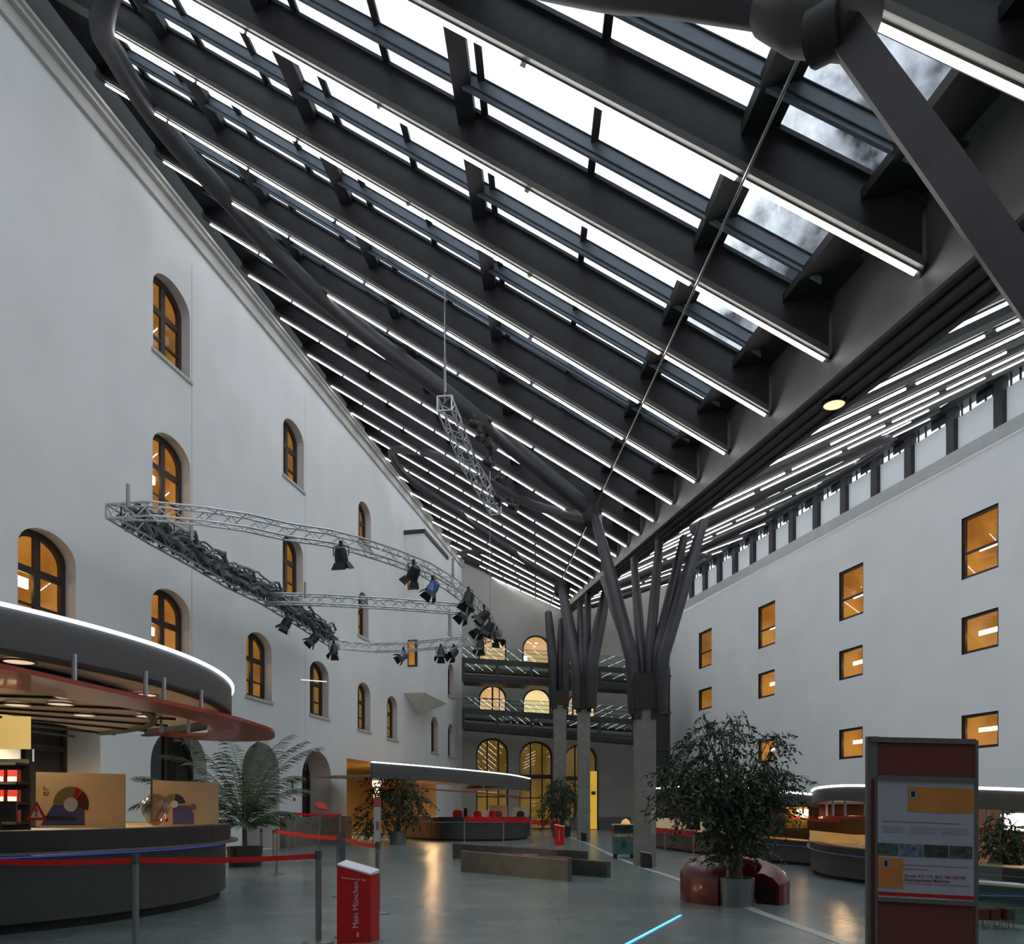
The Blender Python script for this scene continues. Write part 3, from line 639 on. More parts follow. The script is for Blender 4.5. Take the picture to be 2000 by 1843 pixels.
# ------------------------------------------------------------------ tree columns
def column(nm, foot, wd, ztop, arms, label, col_bot=0.0):
    root = thing('tree_column', foot, label, 'column', 'tree columns under the valley beam')
    m = MB().box((foot.x, foot.y, ztop / 2), (wd, wd, ztop)); m.build('concrete_shaft', CONC, root)
    m = MB()
    for sx_ in (-1, 1):
        for sy_ in (-1, 1): m.box((foot.x + sx_ * wd * .42, foot.y + sy_ * wd * .42, ztop - .05), (wd * .34, wd * .34, .9))
    m.box((foot.x, foot.y, ztop + .2), (wd * 1.25, wd * 1.25, .9)); m.build('collar', BLACK, root)
    for (top, base, r) in arms:
        b2 = Vector((base.x, base.y, ztop - .35))
        path = [b2, base.lerp(b2, .25), base.lerp(top, .03), base.lerp(top, .1), base.lerp(top, .5), top]
        MB().tube(path, [r * .8, r, r, r, r, r * .8], 12).build('branch', STEEL, root, smooth=True)
    return root
f1 = onfloor(1259, 1690)
def A(top, Yt, base, Yb, r): return (atY(*top, Yt), atY(*base, Yb), r)
column('c1', f1, .5, 4.25, [A((1160, 1000), 24.6, (1238, 1300), 19.7, .19), A((1178, 1130), 27, (1240, 1296), 20.0, .15), A((1238, 1092), 24.8, (1254, 1290), 19.9, .14), A((1288, 1055), 22.2, (1268, 1282), 19.8, .14),
                            A((1336, 1050), 23.5, (1283, 1276), 19.7, .15), A((1374, 1020), 23.5, (1292, 1288), 19.5, .18)], 'nearest complete tree column, grey concrete shaft with dark steel branches')
m = MB(); p = atY(1157, 1002, 24.6); m.lathe(p + Vector((0, 0, -.35)), [(0, 0), (.3, 0), (.34, .1), (.34, .5), (0, .6)], 16); tag(m.build('steel_node', BLACK, smooth=True), 'dark steel joint where nearest column branch meets the looping tube', 'joint', 'steel joints of the roof tubes')
f2 = onfloor(1140, 1640)
column('c2', f2, .56, 6.5, [A((1097, 1146), 42, (1128, 1304), 36, .30), A((1110, 1190), 44, (1130, 1296), 36.3, .22), A((1133, 1178), 41, (1137, 1294), 36, .20), A((1149, 1160), 39.6, (1144, 1294), 36, .2), A((1184, 1156), 39, (1155, 1300), 35.7, .30)], 'middle tree column, second of the three full concrete and steel ones')
f3 = Vector(((1093 - 1000) / FP * 49.5, 49.5, 0))
column('c3', f3, .8, 8.4, [A((1071, 1197), 52, (1080, 1296), 49.5, .3), A((1097, 1212), 53, (1095, 1296), 49.8, .28), A((1112, 1192), 52, (1104, 1300), 49.4, .28)], 'furthest tree column standing just before the far wall')
m = MB(); p = atY(1098, 1146, 42); m.lathe(p + Vector((0, 0, -.4)), [(0, 0), (.4, 0), (.45, .1), (.45, .6), (0, .7)], 16); tag(m.build('steel_node', BLACK, smooth=True), 'dark steel joint at the head of the middle column', 'joint', 'steel joints of the roof tubes')
m = MB(); m.tube([atY(1505, 18, 6.6), atY(1570, 35, 6.3), atY(1685, 45, 6.0)], [.2, .25, .24], 18); p = atY(1600, 50, 6.2)
m.tube([atY(1590, 75, 6.2), atY(1655, 40, 6.0)], [.2, .2], 18)
tag(m.build('steel_node', BLACK, smooth=True), 'large dark steel joint close overhead in the upper right', 'joint', 'steel joints of the roof tubes')
# near column, only its branch enters the view
root = thing('tree_column', Vector((3.7, 3.0, 0)), 'steel branch of the nearest column crossing the upper right corner', 'column', 'tree columns under the valley beam')
MB().tube([atY(1655, 70, 6.1), atY(1845, 330, 5.5), atY(2050, 620, 4.9), Vector((3.7, 3.1, 3.6))], [.17, .17, .17, .17], 4).build('branch', STEEL, root)
MB().box((3.7, 3.0, 1.8), (.5, .5, 3.6)).build('concrete_shaft', CONC, root)
# ------------------------------------------------------------------ suspended lighting trusses
def box_truss(path, w, bay, close=False):
    """four chords and lacing along a list of points; returns two MBs"""
    ch, la = MB(), MB(); n = len(path); corners = []
    for i, p in enumerate(path):
        a = path[(i - 1) % n if close else max(i - 1, 0)]; b = path[(i + 1) % n if close else min(i + 1, n - 1)]
        d = (b - a).normalized(); sd = Vector((-d.y, d.x, 0)).normalized() * w / 2; up = Vector((0, 0, w / 2))
        corners.append([p + sd + up, p - sd + up, p - sd - up, p + sd - up])
    for c in range(4):
        pts = [q[c] for q in corners]
        if close: pts.append(pts[0])
        ch.tube(pts, .024, 6)
    L = 0; last = 0; idx = 0; segs = n if close else n - 1
    # resample for lacing
    res = []
    for i in range(segs):
        A, B = corners[i], corners[(i + 1) % n]; l = (path[(i + 1) % n] - path[i]).length; k = max(1, round(l / bay))
        for j in range(k): res.append([A[c].lerp(B[c], j / k) for c in range(4)])
    if close: res.append(res[0])
    else: res.append(corners[-1])
    for i in range(len(res) - 1):
        A, B = res[i], res[i + 1]
        for c in range(4):
            e = (c + 1) % 4
            if i % 2: la.tube([A[c], B[e]], .013, 4, False)
            else: la.tube([A[e], B[c]], .013, 4, False)
    for A in (res[0], res[-1]):
        for c in range(4): la.tube([A[c], A[(c + 1) % 4]], .02, 5, False)
    return ch, la
HT = 8.0
rp_ = [(222, 992), (300, 990), (400, 1000), (480, 1012), (560, 1030), (640, 1042), (700, 1057), (770, 1080), (830, 1103), (880, 1132), (915, 1160), (945, 1190), (960, 1220), (950, 1237), (915, 1244), (870, 1248), (800, 1255), (730, 1257), (655, 1250), (590, 1207), (520, 1162), (450, 1128), (380, 1085), (300, 1040)]
path = [atH(x, y + 8, HT) for x, y in rp_]
root = thing('lighting_truss', path[5], 'large looping silver lighting truss hung in mid-air by the left wall', 'truss', 'hanging lighting trusses')
ch, la = box_truss(path, .30, .34, True); ch.build('chords', ALU, root); la.build('lacing', ALU, root)
m = MB()
for (x, y) in ((374, 1055), (596, 1168), (885, 1125), (957, 1200), (250, 990)):
    p = atH(x, y, HT)
    # wire up to the roof
    top = Vector((p.x, p.y, 16.5)) if x > 900 else p + Vector((0, 0, .5)); m.tube([p, top], .012 if x > 900 else .04, 6)
m.build('hanger', SATIN, root)
path2 = [atH(520, 1168, HT), atH(640, 1172, HT), atH(780, 1180, HT), atH(905, 1190, HT)]
root = thing('lighting_truss', path2[1], 'straight silver truss bridging the middle of the looping truss', 'truss', 'hanging lighting trusses')
ch, la = box_truss(path2, .28, .34); ch.build('chords', ALU, root); la.build('lacing', ALU, root)
path3 = [atY(868, 790, 17.6), atY(915, 885, 20.6), atY(968, 988, 23.8)]
for p in path3: p.z = 10.75
path3 = [Vector((p.x, p.y, 10.75)) for p in path3]
root = thing('lighting_truss', path3[0], 'short silver truss carrying black spotlights high before the roof lights', 'truss', 'hanging lighting trusses')
ch, la = box_truss(path3, .33, .36); ch.build('chords', ALU, root); la.build('lacing', ALU, root)
q = path3[0] + Vector((0, .1, .1)); MB().tube([q, q + Vector((0, 0, 2.6))], .015, 5).tube([q + Vector((0, 0, .2)), q + Vector((0, 0, 1.0))], .035, 6).build('hanger', SATIN, root)
# cable bundle lying on the wall side of the loop
m = MB(); bp = [atH(x, y + 2, HT + .1) for x, y in ((262, 1015), (300, 1036), (380, 1081), (450, 1124), (520, 1158), (590, 1203), (645, 1243))]
bp = [Vector(p) for p in catmull([tuple(p) for p in bp], 12)]
for k in range(46):
    off = Vector((random.uniform(-.24, .24), random.uniform(-.24, .24), random.uniform(-.16, .22))); ph = random.uniform(0, 6); fq = random.uniform(.5, 1.3)
    pts = [p + off * (1 + .5 * math.sin(i * fq * .7 + ph)) + Vector((random.uniform(-.05, .05), random.uniform(-.05, .05), .13 * abs(math.sin(i * fq + ph)))) for i, p in enumerate(bp)]
    m.tube(pts, random.uniform(.02, .045), 5)
tag(m.build('cable_bundle', mat('grey_cable', (.13, .14, .16), .6, noise=.5, nscale=1.5), smooth=True), 'thick tangled bundle of grey cables lying along the looping truss', 'cables')
# spotlights
SPB = mat('spotlight_black', (.014, .014, .016), .4, .2); SPBL = mat('spotlight_blue_reflection', (.05, .12, .28), .3, .5); SPG = mat('spotlight_grey', (.13, .15, .17), .35, .5)  # the blue one has a blue reflection put into its body colour
def spotlight(x, y, Y, yaw, tilt, m_, label, sc=1.0, drop=.45):
    top = atY(x, y, Y); c = top - Vector((0, 0, drop * .6 * sc))
    root = thing('spotlight', c, label, 'spotlight', 'stage spotlights on the hanging trusses')
    ax = Vector((math.cos(yaw) * math.cos(tilt), math.sin(yaw) * math.cos(tilt), math.sin(tilt))); sd = ax.cross(Vector((0, 0, 1))).normalized(); up = sd.cross(ax)
    a = c - ax * .18 * sc; b = c + ax * .16 * sc
    MB().tube([a - ax * .04 * sc, a, a.lerp(b, .4), b], [.07 * sc, .13 * sc, .16 * sc, .17 * sc], 14).build('body', m_, root, smooth=True)
    MB().tube([c + sd * .2 * sc, c + sd * .2 * sc + Vector((0, 0, .22 * sc)), top + sd * .02, top - sd * .02, c - sd * .2 * sc + Vector((0, 0, .22 * sc)), c - sd * .2 * sc], .014, 5).build('yoke', SPB, root)
    MB().box(top + Vector((0, 0, .03)), (.08, .08, .12)).build('clamp', SPB, root)
    d = MB()
    for u, v in ((up, sd), (-up, sd), (sd, up), (-sd, up)):
        p = b + u * .15 * sc; q = b + u * .24 * sc + ax * .16 * sc
        d.add([p - v * .13 * sc, p + v * .13 * sc, q + v * .17 * sc, q - v * .17 * sc, p - v * .13 * sc + u * .01, p + v * .13 * sc + u * .01, q + v * .17 * sc + u * .01, q - v * .17 * sc + u * .01],
              [(0, 1, 2, 3), (7, 6, 5, 4), (0, 4, 5, 1), (1, 5, 6, 2), (2, 6, 7, 3), (3, 7, 4, 0)])
    d.build('barn_doors', SPB, root)
def YH(y, h=HT - .2): return (h - CH) * FP / (HY - y)
for (x, y, yaw, tilt, m_, lab) in [
    (666, 1064, 1.4, -1.2, SPB, 'black spotlight alone under the near run of the looping truss'),
    (808, 1100, 2.4, -.9, SPB, 'black spotlight before the amber oriel window'),
    (845, 1130, 3.6, -1.0, SPBL, 'black spotlight coloured with a blue reflection hanging above the straight truss'),
    (915, 1152, 3.8, -1.2, SPB, 'black spotlight at the right end of the straight truss, upper one'),
    (908, 1180, 3.7, -.9, SPG, 'grey-bodied spotlight at the right end of straight truss, lower one'),
    (945, 1186, 3.2, -.8, SPB, 'black spotlight on the tight right bend, topmost of its cluster'),
    (937, 1212, 3.9, -.9, SPG, 'grey spotlight left in the cluster on the tight right bend'),
    (956, 1210, 3.0, -1.1, SPB, 'black spotlight inside the cluster on the tight right bend'),
    (970, 1228, 5.2, -1.1, SPB, 'black spotlight in front of the top left arched window, right one'),
    (938, 1246, 4.5, -1.3, SPB, 'black spotlight hanging lowest of the cluster on the right bend'),
    (886, 1262, 3.9, -.7, SPB, 'dark spotlight with open barn doors under far truss run, rightmost pair'),
    (861, 1262, 4.7, -1.2, SPB, 'small black spotlight with closed flaps left of a tilted one'),
    (788, 1268, 3.6, -.6, SPG, 'grey spotlight with drooping flaps under far truss beside amber window'),
    (652, 1256, 4.7, -1.3, SPB, 'small black spotlight where the cable bundle ends'),
    (613, 1233, 3.6, -.8, SPB, 'black spotlight under lower end of cable bundle, second from its end'),
    (560, 1200, 3.4, -1.1, SPB, 'black spotlight under the cable bundle below the straight truss end')]:
    spotlight(x, y, YH(y - 8), yaw, tilt, m_, lab, .95)
for k, (x, y, Y, yaw) in enumerate([(926, 815, 18.6, .2), (938, 843, 19.4, -.4), (955, 857, 19.8, .6), (952, 892, 20.8, .3), (976, 925, 21.8, -.2), (972, 962, 22.9, .4), (1000, 978, 23.4, .1)]):
    spotlight(x, y, Y, yaw, -.3 - .12 * (k % 3), SPB, 'black spotlight on the short high truss, %s from its top end' % ORD[k + 1], .62)
tag(MB().tube([atY(588, 1327, 24), atY(638, 1331, 24.6)], .018, 6).build('glint_rod', mat('pale_rod', (.8, .78, .7), .4, emit=(1, .95, .8), es=.5)), 'thin pale rod across the arched window below the cable bundle end', 'rod')  # reflecting rod, no lamp: its glint is put in as faint emission
# ------------------------------------------------------------------ access bridges before the far wall
def bridge(ytl, ytr, ybl, ybr, label, tube_col):
    Yb = 51.2
    P = lambda x, y: atY(x, y, Yb)
    root = thing('access_bridge', P(903, ybl), label, 'bridge', 'bridges across the far wall')
    xl, xr = 903, 1306; n = 7
    lerp = lambda a, b, x: a + (b - a) * (x - xl) / (xr - xl)
    T = lambda x: lerp(ytl, ytr, x); B = lambda x: lerp(ybl, ybr, x)
    def rail(f, hh, w, mt, nm, z=0):
        MB().beam(P(xl, T(xl) + (B(xl) - T(xl)) * f) + Vector((0, z, 0)), P(xr, T(xr) + (B(xr) - T(xr)) * f) + Vector((0, z, 0)), w, hh).build(nm, mt, root)
    rail(.22, .36, .12, STEEL, 'top_beam'); rail(.80, .20, .12, STEEL, 'middle_beam'); rail(1.0, .28, .14, BLACK, 'bottom_beam')
    MB().beam(P(xl, B(xl)) + Vector((0, .1, .05)), P(xr, B(xr)) + Vector((0, .1, .05)), .1, .08).tube([P(xl, T(xl) + (B(xl) - T(xl)) * .45) + Vector((0, .4, 0)), P(xr, T(xr) + (B(xr) - T(xr)) * .45) + Vector((0, .4, 0))], .22 if tube_col else .1, 12).build('side_tube', mat('brown_beam', (.10, .085, .055), .6) if tube_col else STEEL, root)
    MB().beam(P(xl, B(xl)) + Vector((0, 1.2, .1)), P(xr, B(xr)) + Vector((0, 1.2, .1)), 2.0, .12).build('deck', STEEL, root)
    for k in range(n):
        x = xl + 2 + (xr - xl - 4) * k / (n - 1)
        MB().beam(P(x, B(x)), P(x + .01, T(x)) if False else P(x, B(x)) + Vector((0, .001, 0)), .18, P(x, T(x)).z - P(x, B(x)).z).build('post', STEEL, root) if False else MB().box((P(x, 0).x, Yb - .02, (P(x, B(x)).z + P(x, T(x)).z) / 2), (.2, .16, P(x, T(x)).z - P(x, B(x)).z)).build('post', STEEL, root)
    MB().add([P(xl, T(xl) - 24), P(xr, T(xr) - 24), P(xr, T(xr) + 22), P(xl, T(xl) + 22)], [(0, 1, 2, 3)]).build('glass_balustrade', BAL, root)
    m = MB()
    for dy in (-24, -16, -8): m.tube([P(xl, T(xl) + dy), P(xr, T(xr) + dy)], .02, 5)
    m.build('rail_wires', SATIN, root)
bridge(1284, 1311, 1331, 1352, 'upper dark steel bridge with glass balustrade before the far wall', True)
bridge(1384, 1408, 1423, 1458, 'lower dark steel bridge with glass balustrade before the far wall', False)
root = thing('lift_shaft', onfloor(1290, 1625), 'dark lift tower standing in the far right corner', 'lift shaft')
p = atY(1291, 1500, 50.5); MB().box((p.x, p.y + .4, 5.4), (1.2, .8, 10.8)).build('tower', BLACK, root)
m = MB()
for z in (3, 5.4, 7.8, 10.2): m.box((p.x, p.y - .02, z), (1.3, .1, .16))
m.build('tower_bands', STEEL, root)
# ------------------------------------------------------------------ kiosks
def arc(c, r, a0, a1, n, z): return [Vector((c[0] + r * math.cos(a0 + (a1 - a0) * k / n), c[1] + r * math.sin(a0 + (a1 - a0) * k / n), z)) for k in range(n + 1)]
rad = math.radians
KC = (-8.87, 11.72)
def ringwall(c, prof, a0, a1, n=64):
    """closed profile [(r,z)...] swept round c"""
    m = MB(); k_ = len(prof)
    for k in range(n + 1):
        t = a0 + (a1 - a0) * k / n
        for r, z in prof: m.v.append(Vector((c[0] + r * math.cos(t), c[1] + r * math.sin(t), z)))
    for k in range(n):
        for j in range(k_):
            j2 = (j + 1) % k_; m.f.append((k * k_ + j, (k + 1) * k_ + j, (k + 1) * k_ + j2, k * k_ + j2))
    m.f.append(tuple(range(k_))); m.f.append(tuple(n * k_ + j for j in range(k_))[::-1]); return m
def rect(r0, r1, z0, z1): return [(r0, z0), (r1, z0), (r1, z1), (r0, z1)]
A0, A1 = rad(-115), rad(75)
root = thing('service_counter', (KC[0], KC[1], 0), 'large round dark metal service counter at the left edge', 'counter', 'curved service counters')
ringwall(KC, rect(4.05, 4.12, 0, .13), A0, A1).build('kick_plate', BLACK, root)
ringwall(KC, rect(4.1, 4.22, .12, .90), A0, A1).build('front_panel', KIOSK, root)
ringwall(KC, [(4.0, .92), (4.42, .92), (4.42, .95), (4.0, .95)], A0, A1).build('ledge', POTM, root)
ringwall(KC, rect(4.08, 4.30, .95, 1.20), A0, A1).build('rim', KTOP, root)
ringwall(KC, rect(2.7, 4.09, 1.12, 1.17), A0, A1).build('worktop', OAK, root)
ringwall(KC, rect(4.23, 4.25, .885, .9), A0, A1, 48).build('led_strip', INDIGO, root)
ringwall(KC, rect(4.00, 4.08, 1.17, 1.205), A0, A1).build('top_edge', POTM, root)
CC = (-11.2, 10.86)
root = thing('kiosk_canopy', (CC[0], CC[1], 3.08), 'wide round grey canopy with glowing white top edge at far left', 'canopy', 'curved kiosk canopies')
B0, B1 = rad(-62), rad(62)
ringwall(CC, rect(6.72, 6.8, 3.08, 3.50), B0, B1, 80).build('fascia', mat('canopy_metal', (.10, .10, .10), .5, .3, noise=.08, nscale=30), root)
ringwall(CC, rect(6.70, 6.84, 3.50, 3.535), B0, B1, 80).build('edge_light', lit('canopy_edge_light', (.85, .9, 1), (.9, .95, 1), 2.2), root)
ringwall(CC, rect(6.64, 6.8, 3.04, 3.08), B0, B1, 80).build('lower_trim', BLACK, root)
def disc(c, r, a0, a1, z, n=60): return [Vector((c[0] + r * math.cos(a0 + (a1 - a0) * k / n), c[1] + r * math.sin(a0 + (a1 - a0) * k / n), z)) for k in range(n + 1)]
MB().prism(disc(CC, 6.7, B0, B1, 3.2), (0, 0, .2)).build('soffit', mat('soffit_white', (.72, .66, .60), .6), root)
MB().prism(disc(CC, 5.6, rad(-60), rad(60), 3.02), (0, 0, .12)).build('inner_soffit', mat('soffit_brown', (.30, .20, .14), .35, noise=.1), root)
m = MB()
for a in range(-50, 60, 12):
    t = rad(a); m.beam(Vector((CC[0] + 2.5 * math.cos(t), CC[1] + 2.5 * math.sin(t), 2.99)), Vector((CC[0] + 5.9 * math.cos(t + .25), CC[1] + 5.9 * math.sin(t + .25), 2.99)), .07, .04)
for k in range(24):
    pass
ringwall(CC, rect(5.50, 5.62, 2.96, 3.02), rad(-60), rad(60), 50).build('soffit_ring', BLACK, root)
m.build('soffit_ribs', BLACK, root)
for k, (x, y) in enumerate([(37, 1290), (283, 1355), (35, 1375), (118, 1373), (135, 1360), (165, 1395), (287, 1397)]):
    zz = 3.19 if k < 2 else 3.0; p = atH(x, y, zz)
    rt = thing('downlight', p, 'oval warm downlight in the left canopy soffit, %s from the left edge' % ORD[k + 1], 'light', 'downlights in the left canopy')
    MB().lathe(p, [(0, -.015), (.16, -.015), (.16, 0)], 20).build('lens', lit('soft_downlight', (.85, .58, .38), (.95, .68, .48), .7), rt); MB().lathe(p, [(.16, -.02), (.19, -.02), (.19, .0), (.16, 0)], 20).build('bezel', SATIN, rt)
# red band hanging below the canopy
outer = [(-60, 1297), (0, 1305), (80, 1322), (160, 1340), (240, 1357), (320, 1374), (400, 1391), (460, 1405), (510, 1420), (531, 1428), (537, 1436)]
inner = [(-60, 1334), (0, 1341), (80, 1355), (160, 1369), (240, 1382), (300, 1391), (350, 1400), (395, 1412), (416, 1424), (404, 1436)]
o_ = [atH(x, y, 2.75) for x, y in outer]; i_ = [atH(x, y, 2.75) for x, y in inner]
end = [atH(534, 1442, 2.75), atH(520, 1446, 2.75), atH(470, 1448, 2.75), atH(400, 1446, 2.75), atH(340, 1440, 2.75), atH(290, 1433, 2.75)]
end_i = [atH(360, 1440, 2.75), atH(330, 1437, 2.75)]
poly = [Vector(p) for p in catmull([tuple(p) for p in (o_ + end)], 4)] + end_i + [Vector(p) for p in catmull([tuple(p) for p in i_[::-1]], 3)]
root = thing('hanging_band', o_[3], 'glossy dark red crescent band hanging below the left canopy', 'hanging band')
MB().prism(poly, (0, 0, .05)).build('band', REDG, root)
for (x, y) in ((145, 1335), (284, 1362), (320, 1372), (393, 1392), (315, 1432), (368, 1432), (408, 1428)):
    p = atH(x, y, 2.8); MB().tube([p, p + Vector((0, 0, .32))], .028, 8).build('hanger_rod', ALU, root)
# glass panels with prints on the counter
def print_panel(xl, xr, yt, yb, Y0, Y1, label, eye, big):
    a = atY(xl, yb, Y0); b = atY(xr, yb, Y1); zt = atY(xl, yt, Y0).z; a.z = b.z = 1.18
    root = thing('screen_panel', (a + b) / 2, label, 'panel', 'printed screens on the left counter')
    d = (b - a); n = Vector((d.y, -d.x, 0)).normalized() * .012
    MB().prism([a, b, Vector((b.x, b.y, zt - .03)), Vector((a.x, a.y, zt))], -n).build('sheet', CREAM, root)
    dn = d.normalized(); w = d.length; h = zt - 1.18
    def at(u, v): return a + dn * (u * w) + Vector((0, 0, v * h)) + n * .3
    def blob(pts, m_, nm, e=1.0): MB().prism([at(u, v) + n * e for u, v in pts], n * .2).build(nm, m_, root)
    cx, cy, R_, r_ = eye
    def sect(a0, a1, R, r): return [(cx + R * math.cos(rad(a0 + (a1 - a0) * k / 10)), cy + R * w / h * math.sin(rad(a0 + (a1 - a0) * k / 10))) for k in range(11)] + [(cx + r * math.cos(rad(a1 + (a0 - a1) * k / 10)), cy + r * w / h * math.sin(rad(a1 + (a0 - a1) * k / 10))) for k in range(11)]
    blob(sect(75 if big else 88, 178, R_, r_), mat('olive_print', (.28, .25, .10), .6), 'olive_segment')
    blob(sect(52, 74, R_, r_) if big else sect(30, 85, R_, r_), RED if big else mat('navy_print', (.03, .05, .09), .6), 'upper_segment')
    blob(sect(-20 if big else 5, 50 if big else 29, R_, r_), mat('dark_red_print', (.14, .02, .02), .6) if big else mat('navy_print', (.03, .05, .09), .6), 'lower_segment')
    blob([(cx + r_ * 1.0 * math.cos(k * .5), cy + r_ * w / h * math.sin(k * .5)) for k in range(12)], WHITE, 'pale_disc', 1.6)
    return root, at, dn, w, h, n, blob
root, at, dn, w, h, n, blob = print_panel(70, 245, 1507, 1613, 11.0, 11.0, 'cream glass panel with red triangle and wheel print on left counter', (.40, .42, .20, .08), True)
blob([(.06, .05), (.16, .05), (.55, .05), (.55, .42), (.2, .42)], BLUE, 'blue_block', .8)
blob([(.1, .14), (.45, .14), (.44, .2), (.12, .22)], mat('dark_print', (.04, .03, .04), .6), 'train_shape', 2.0)
blob([(-.10, .14), (.14, .14), (.03, .48)], RED, 'warning_triangle', 2.4); blob([(-.04, .19), (.10, .19), (.03, .39)], WHITE, 'triangle_field', 3.2)
blob([(.02, .21), (.04, .21), (.04, .24), (.02, .24)], RED, 'exclamation_dot', 4.2); blob([(.02, .26), (.04, .26), (.045, .35), (.015, .35)], RED, 'exclamation_bar', 4.2)
text('er', .17, at(.155, .56) + n * 2, (0, 0, 1), -dn, mat('plum_print', (.22, .10, .12), .6), 'lettering', root)
root, at, dn, w, h, n, blob = print_panel(298, 427, 1523, 1612, 12.2, 12.6, 'cream glass panel with dark wheel print on left counter, right one', (.32, .48, .17, .06), False)
blob([(.30, .04), (.62, .04), (.62, .25), (.55, .45), (.3, .45)], BLUE, 'blue_block', .8)
blob([(.0, .1), (.24, .1), (.15, .48)], RED, 'warning_triangle', 2.4); blob([(.06, .15), (.20, .15), (.15, .36)], WHITE, 'triangle_field', 3.2)
blob([(.61 + .05 * math.cos(k * .6), .42 + .07 * math.sin(k * .6)) for k in range(10)], mat('rose_print', (.35, .10, .12), .6), 'round_sign', 2.0)
text('r', .14, at(.13, .6) + n * 2, (0, 0, 1), -dn, mat('plum_print', (.22, .10, .12), .6), 'lettering', root)
# plastic globe, display stands, monitor on the left counter
p = atY(303, 1575, 11.6); root = thing('plastic_globe', Vector((p.x, p.y, 1.18)), 'pale translucent globe on the left counter between the two screens', 'globe')
bm_ = MB().lathe((p.x, p.y, 1.2), [(0, 0), (.07, .02), (.13, .08), (.19, .2), (.2, .3), (.15, .42), (.06, .48), (0, .48)], 20); bm_.build('shell', glass('milky_plastic', (.62, .60, .58), .10, .2), root, smooth=True)
for (x, y, lab) in ((22, 1605, 'small black display stand at the left end of the counter'), (306, 1606, 'small black stand in front of the globe on the counter')):
    p = atH(x, y, 1.18); root = thing('display_stand', p, lab, 'stand', 'small stands on the left counter')
    MB().lathe(p, [(0, 0), (.09, 0), (.09, .015), (0, .02)], 16).build('foot', BLACK, root); MB().box(p + Vector((0, 0, .09)), (.02, .02, .16)).build('stem', BLACK, root); MB().box(p + Vector((0, 0, .2)), (.09, .015, .12)).build('holder', mat('smoky_plastic', (.14, .06, .05), .3), root)
# back of the left kiosk
root = thing('shelf_unit', LW.pt(14.6, 0, -.5), 'black shelving with red and white boxes at the left edge', 'shelves')
sb = atY(2, 1500, 12.6)
MB().box((sb.x - .35, sb.y + .4, 1.15), (1.15, .05, 2.3)).build('back_panel', BLACK, root)
m = MB()
for z in (.9, 1.22, 1.55, 1.88, 2.2): m.box((sb.x - .35, sb.y + .2, z), (1.15, .36, .04))
m.build('shelf_boards', BLACK, root)
MB().box((sb.x - .36, sb.y + .42, 2.82), (1.15, .04, .70)).build('lit_header', lit('yellow_panel_light', (.72, .46, .12), (.80, .54, .18), .6, .6), root)
for k in range(9):
    r_, c_ = divmod(k, 3); x = sb.x - .3 + c_ * .22; z = 1.24 + r_ * .33 + (.0 if r_ < 2 else 0)
    rt = thing('product_box', (x, sb.y + .12, z), 'red and white box on black shelving, shelf %s from bottom, place %s from left' % (ORD[r_ + 1], ORD[c_ + 1]), 'box', 'boxes on the black shelving')
    MB().box((x, sb.y + .12, z + .1), (.16, .1, .2)).build('carton', mat('box_red', (.34, .03, .02), .45), rt); MB().box((x, sb.y + .065, z + .05), (.15, .006, .08)).build('label_band', WHITE, rt)
p = atH(14, 1570, 1.18)
root = thing('monitor', atY(10, 1590, 11.4), 'black flat monitor at the left end of the counter', 'monitor')
q = atY(10, 1560, 11.4); MB().box((q.x - .1, q.y, 1.42), (.55, .04, .3)).build('screen', BLACK, root); MB().box((q.x - .1, q.y, 1.22), (.06, .05, .12)).build('neck', BLACK, root)
# light inside the left kiosk
def area(loc, rot, size, power, col):
    l = bpy.data.lights.new('lamp', 'AREA'); l.energy = power; l.size = size; l.color = col; l.shape = 'DISK'
    o = bpy.data.objects.new('ceiling_lamp', l); COL.objects.link(o); o.location = loc; o.rotation_euler = rot; o['label'] = 'warm lamp fixed beneath a kiosk canopy'; o['category'] = 'light'; o['group'] = 'lamps beneath kiosk canopies'; return o
area((-8.6, 11.6, 2.9), (0, 0, 0), .5, 70, (1, .72, .42)); area((-6.9, 11.5, 2.9), (0, 0, 0), .4, 30, (1, .78, .5)); area((-10.3, 15.6, 2.9), (0, 0, 0), .5, 160, (1, .70, .32))
# number sign in the dark opening
root = thing('number_sign', atY(58, 1480, 18.2), 'pale numeral one in the dark opening behind the left counter', 'sign')
text('1', .42, atY(56, 1487, 17.6), (1, 0, 0), (0, 0, 1), lit('sign_glow', (.5, .52, .4), (.5, .52, .4), .6), 'numeral', root)
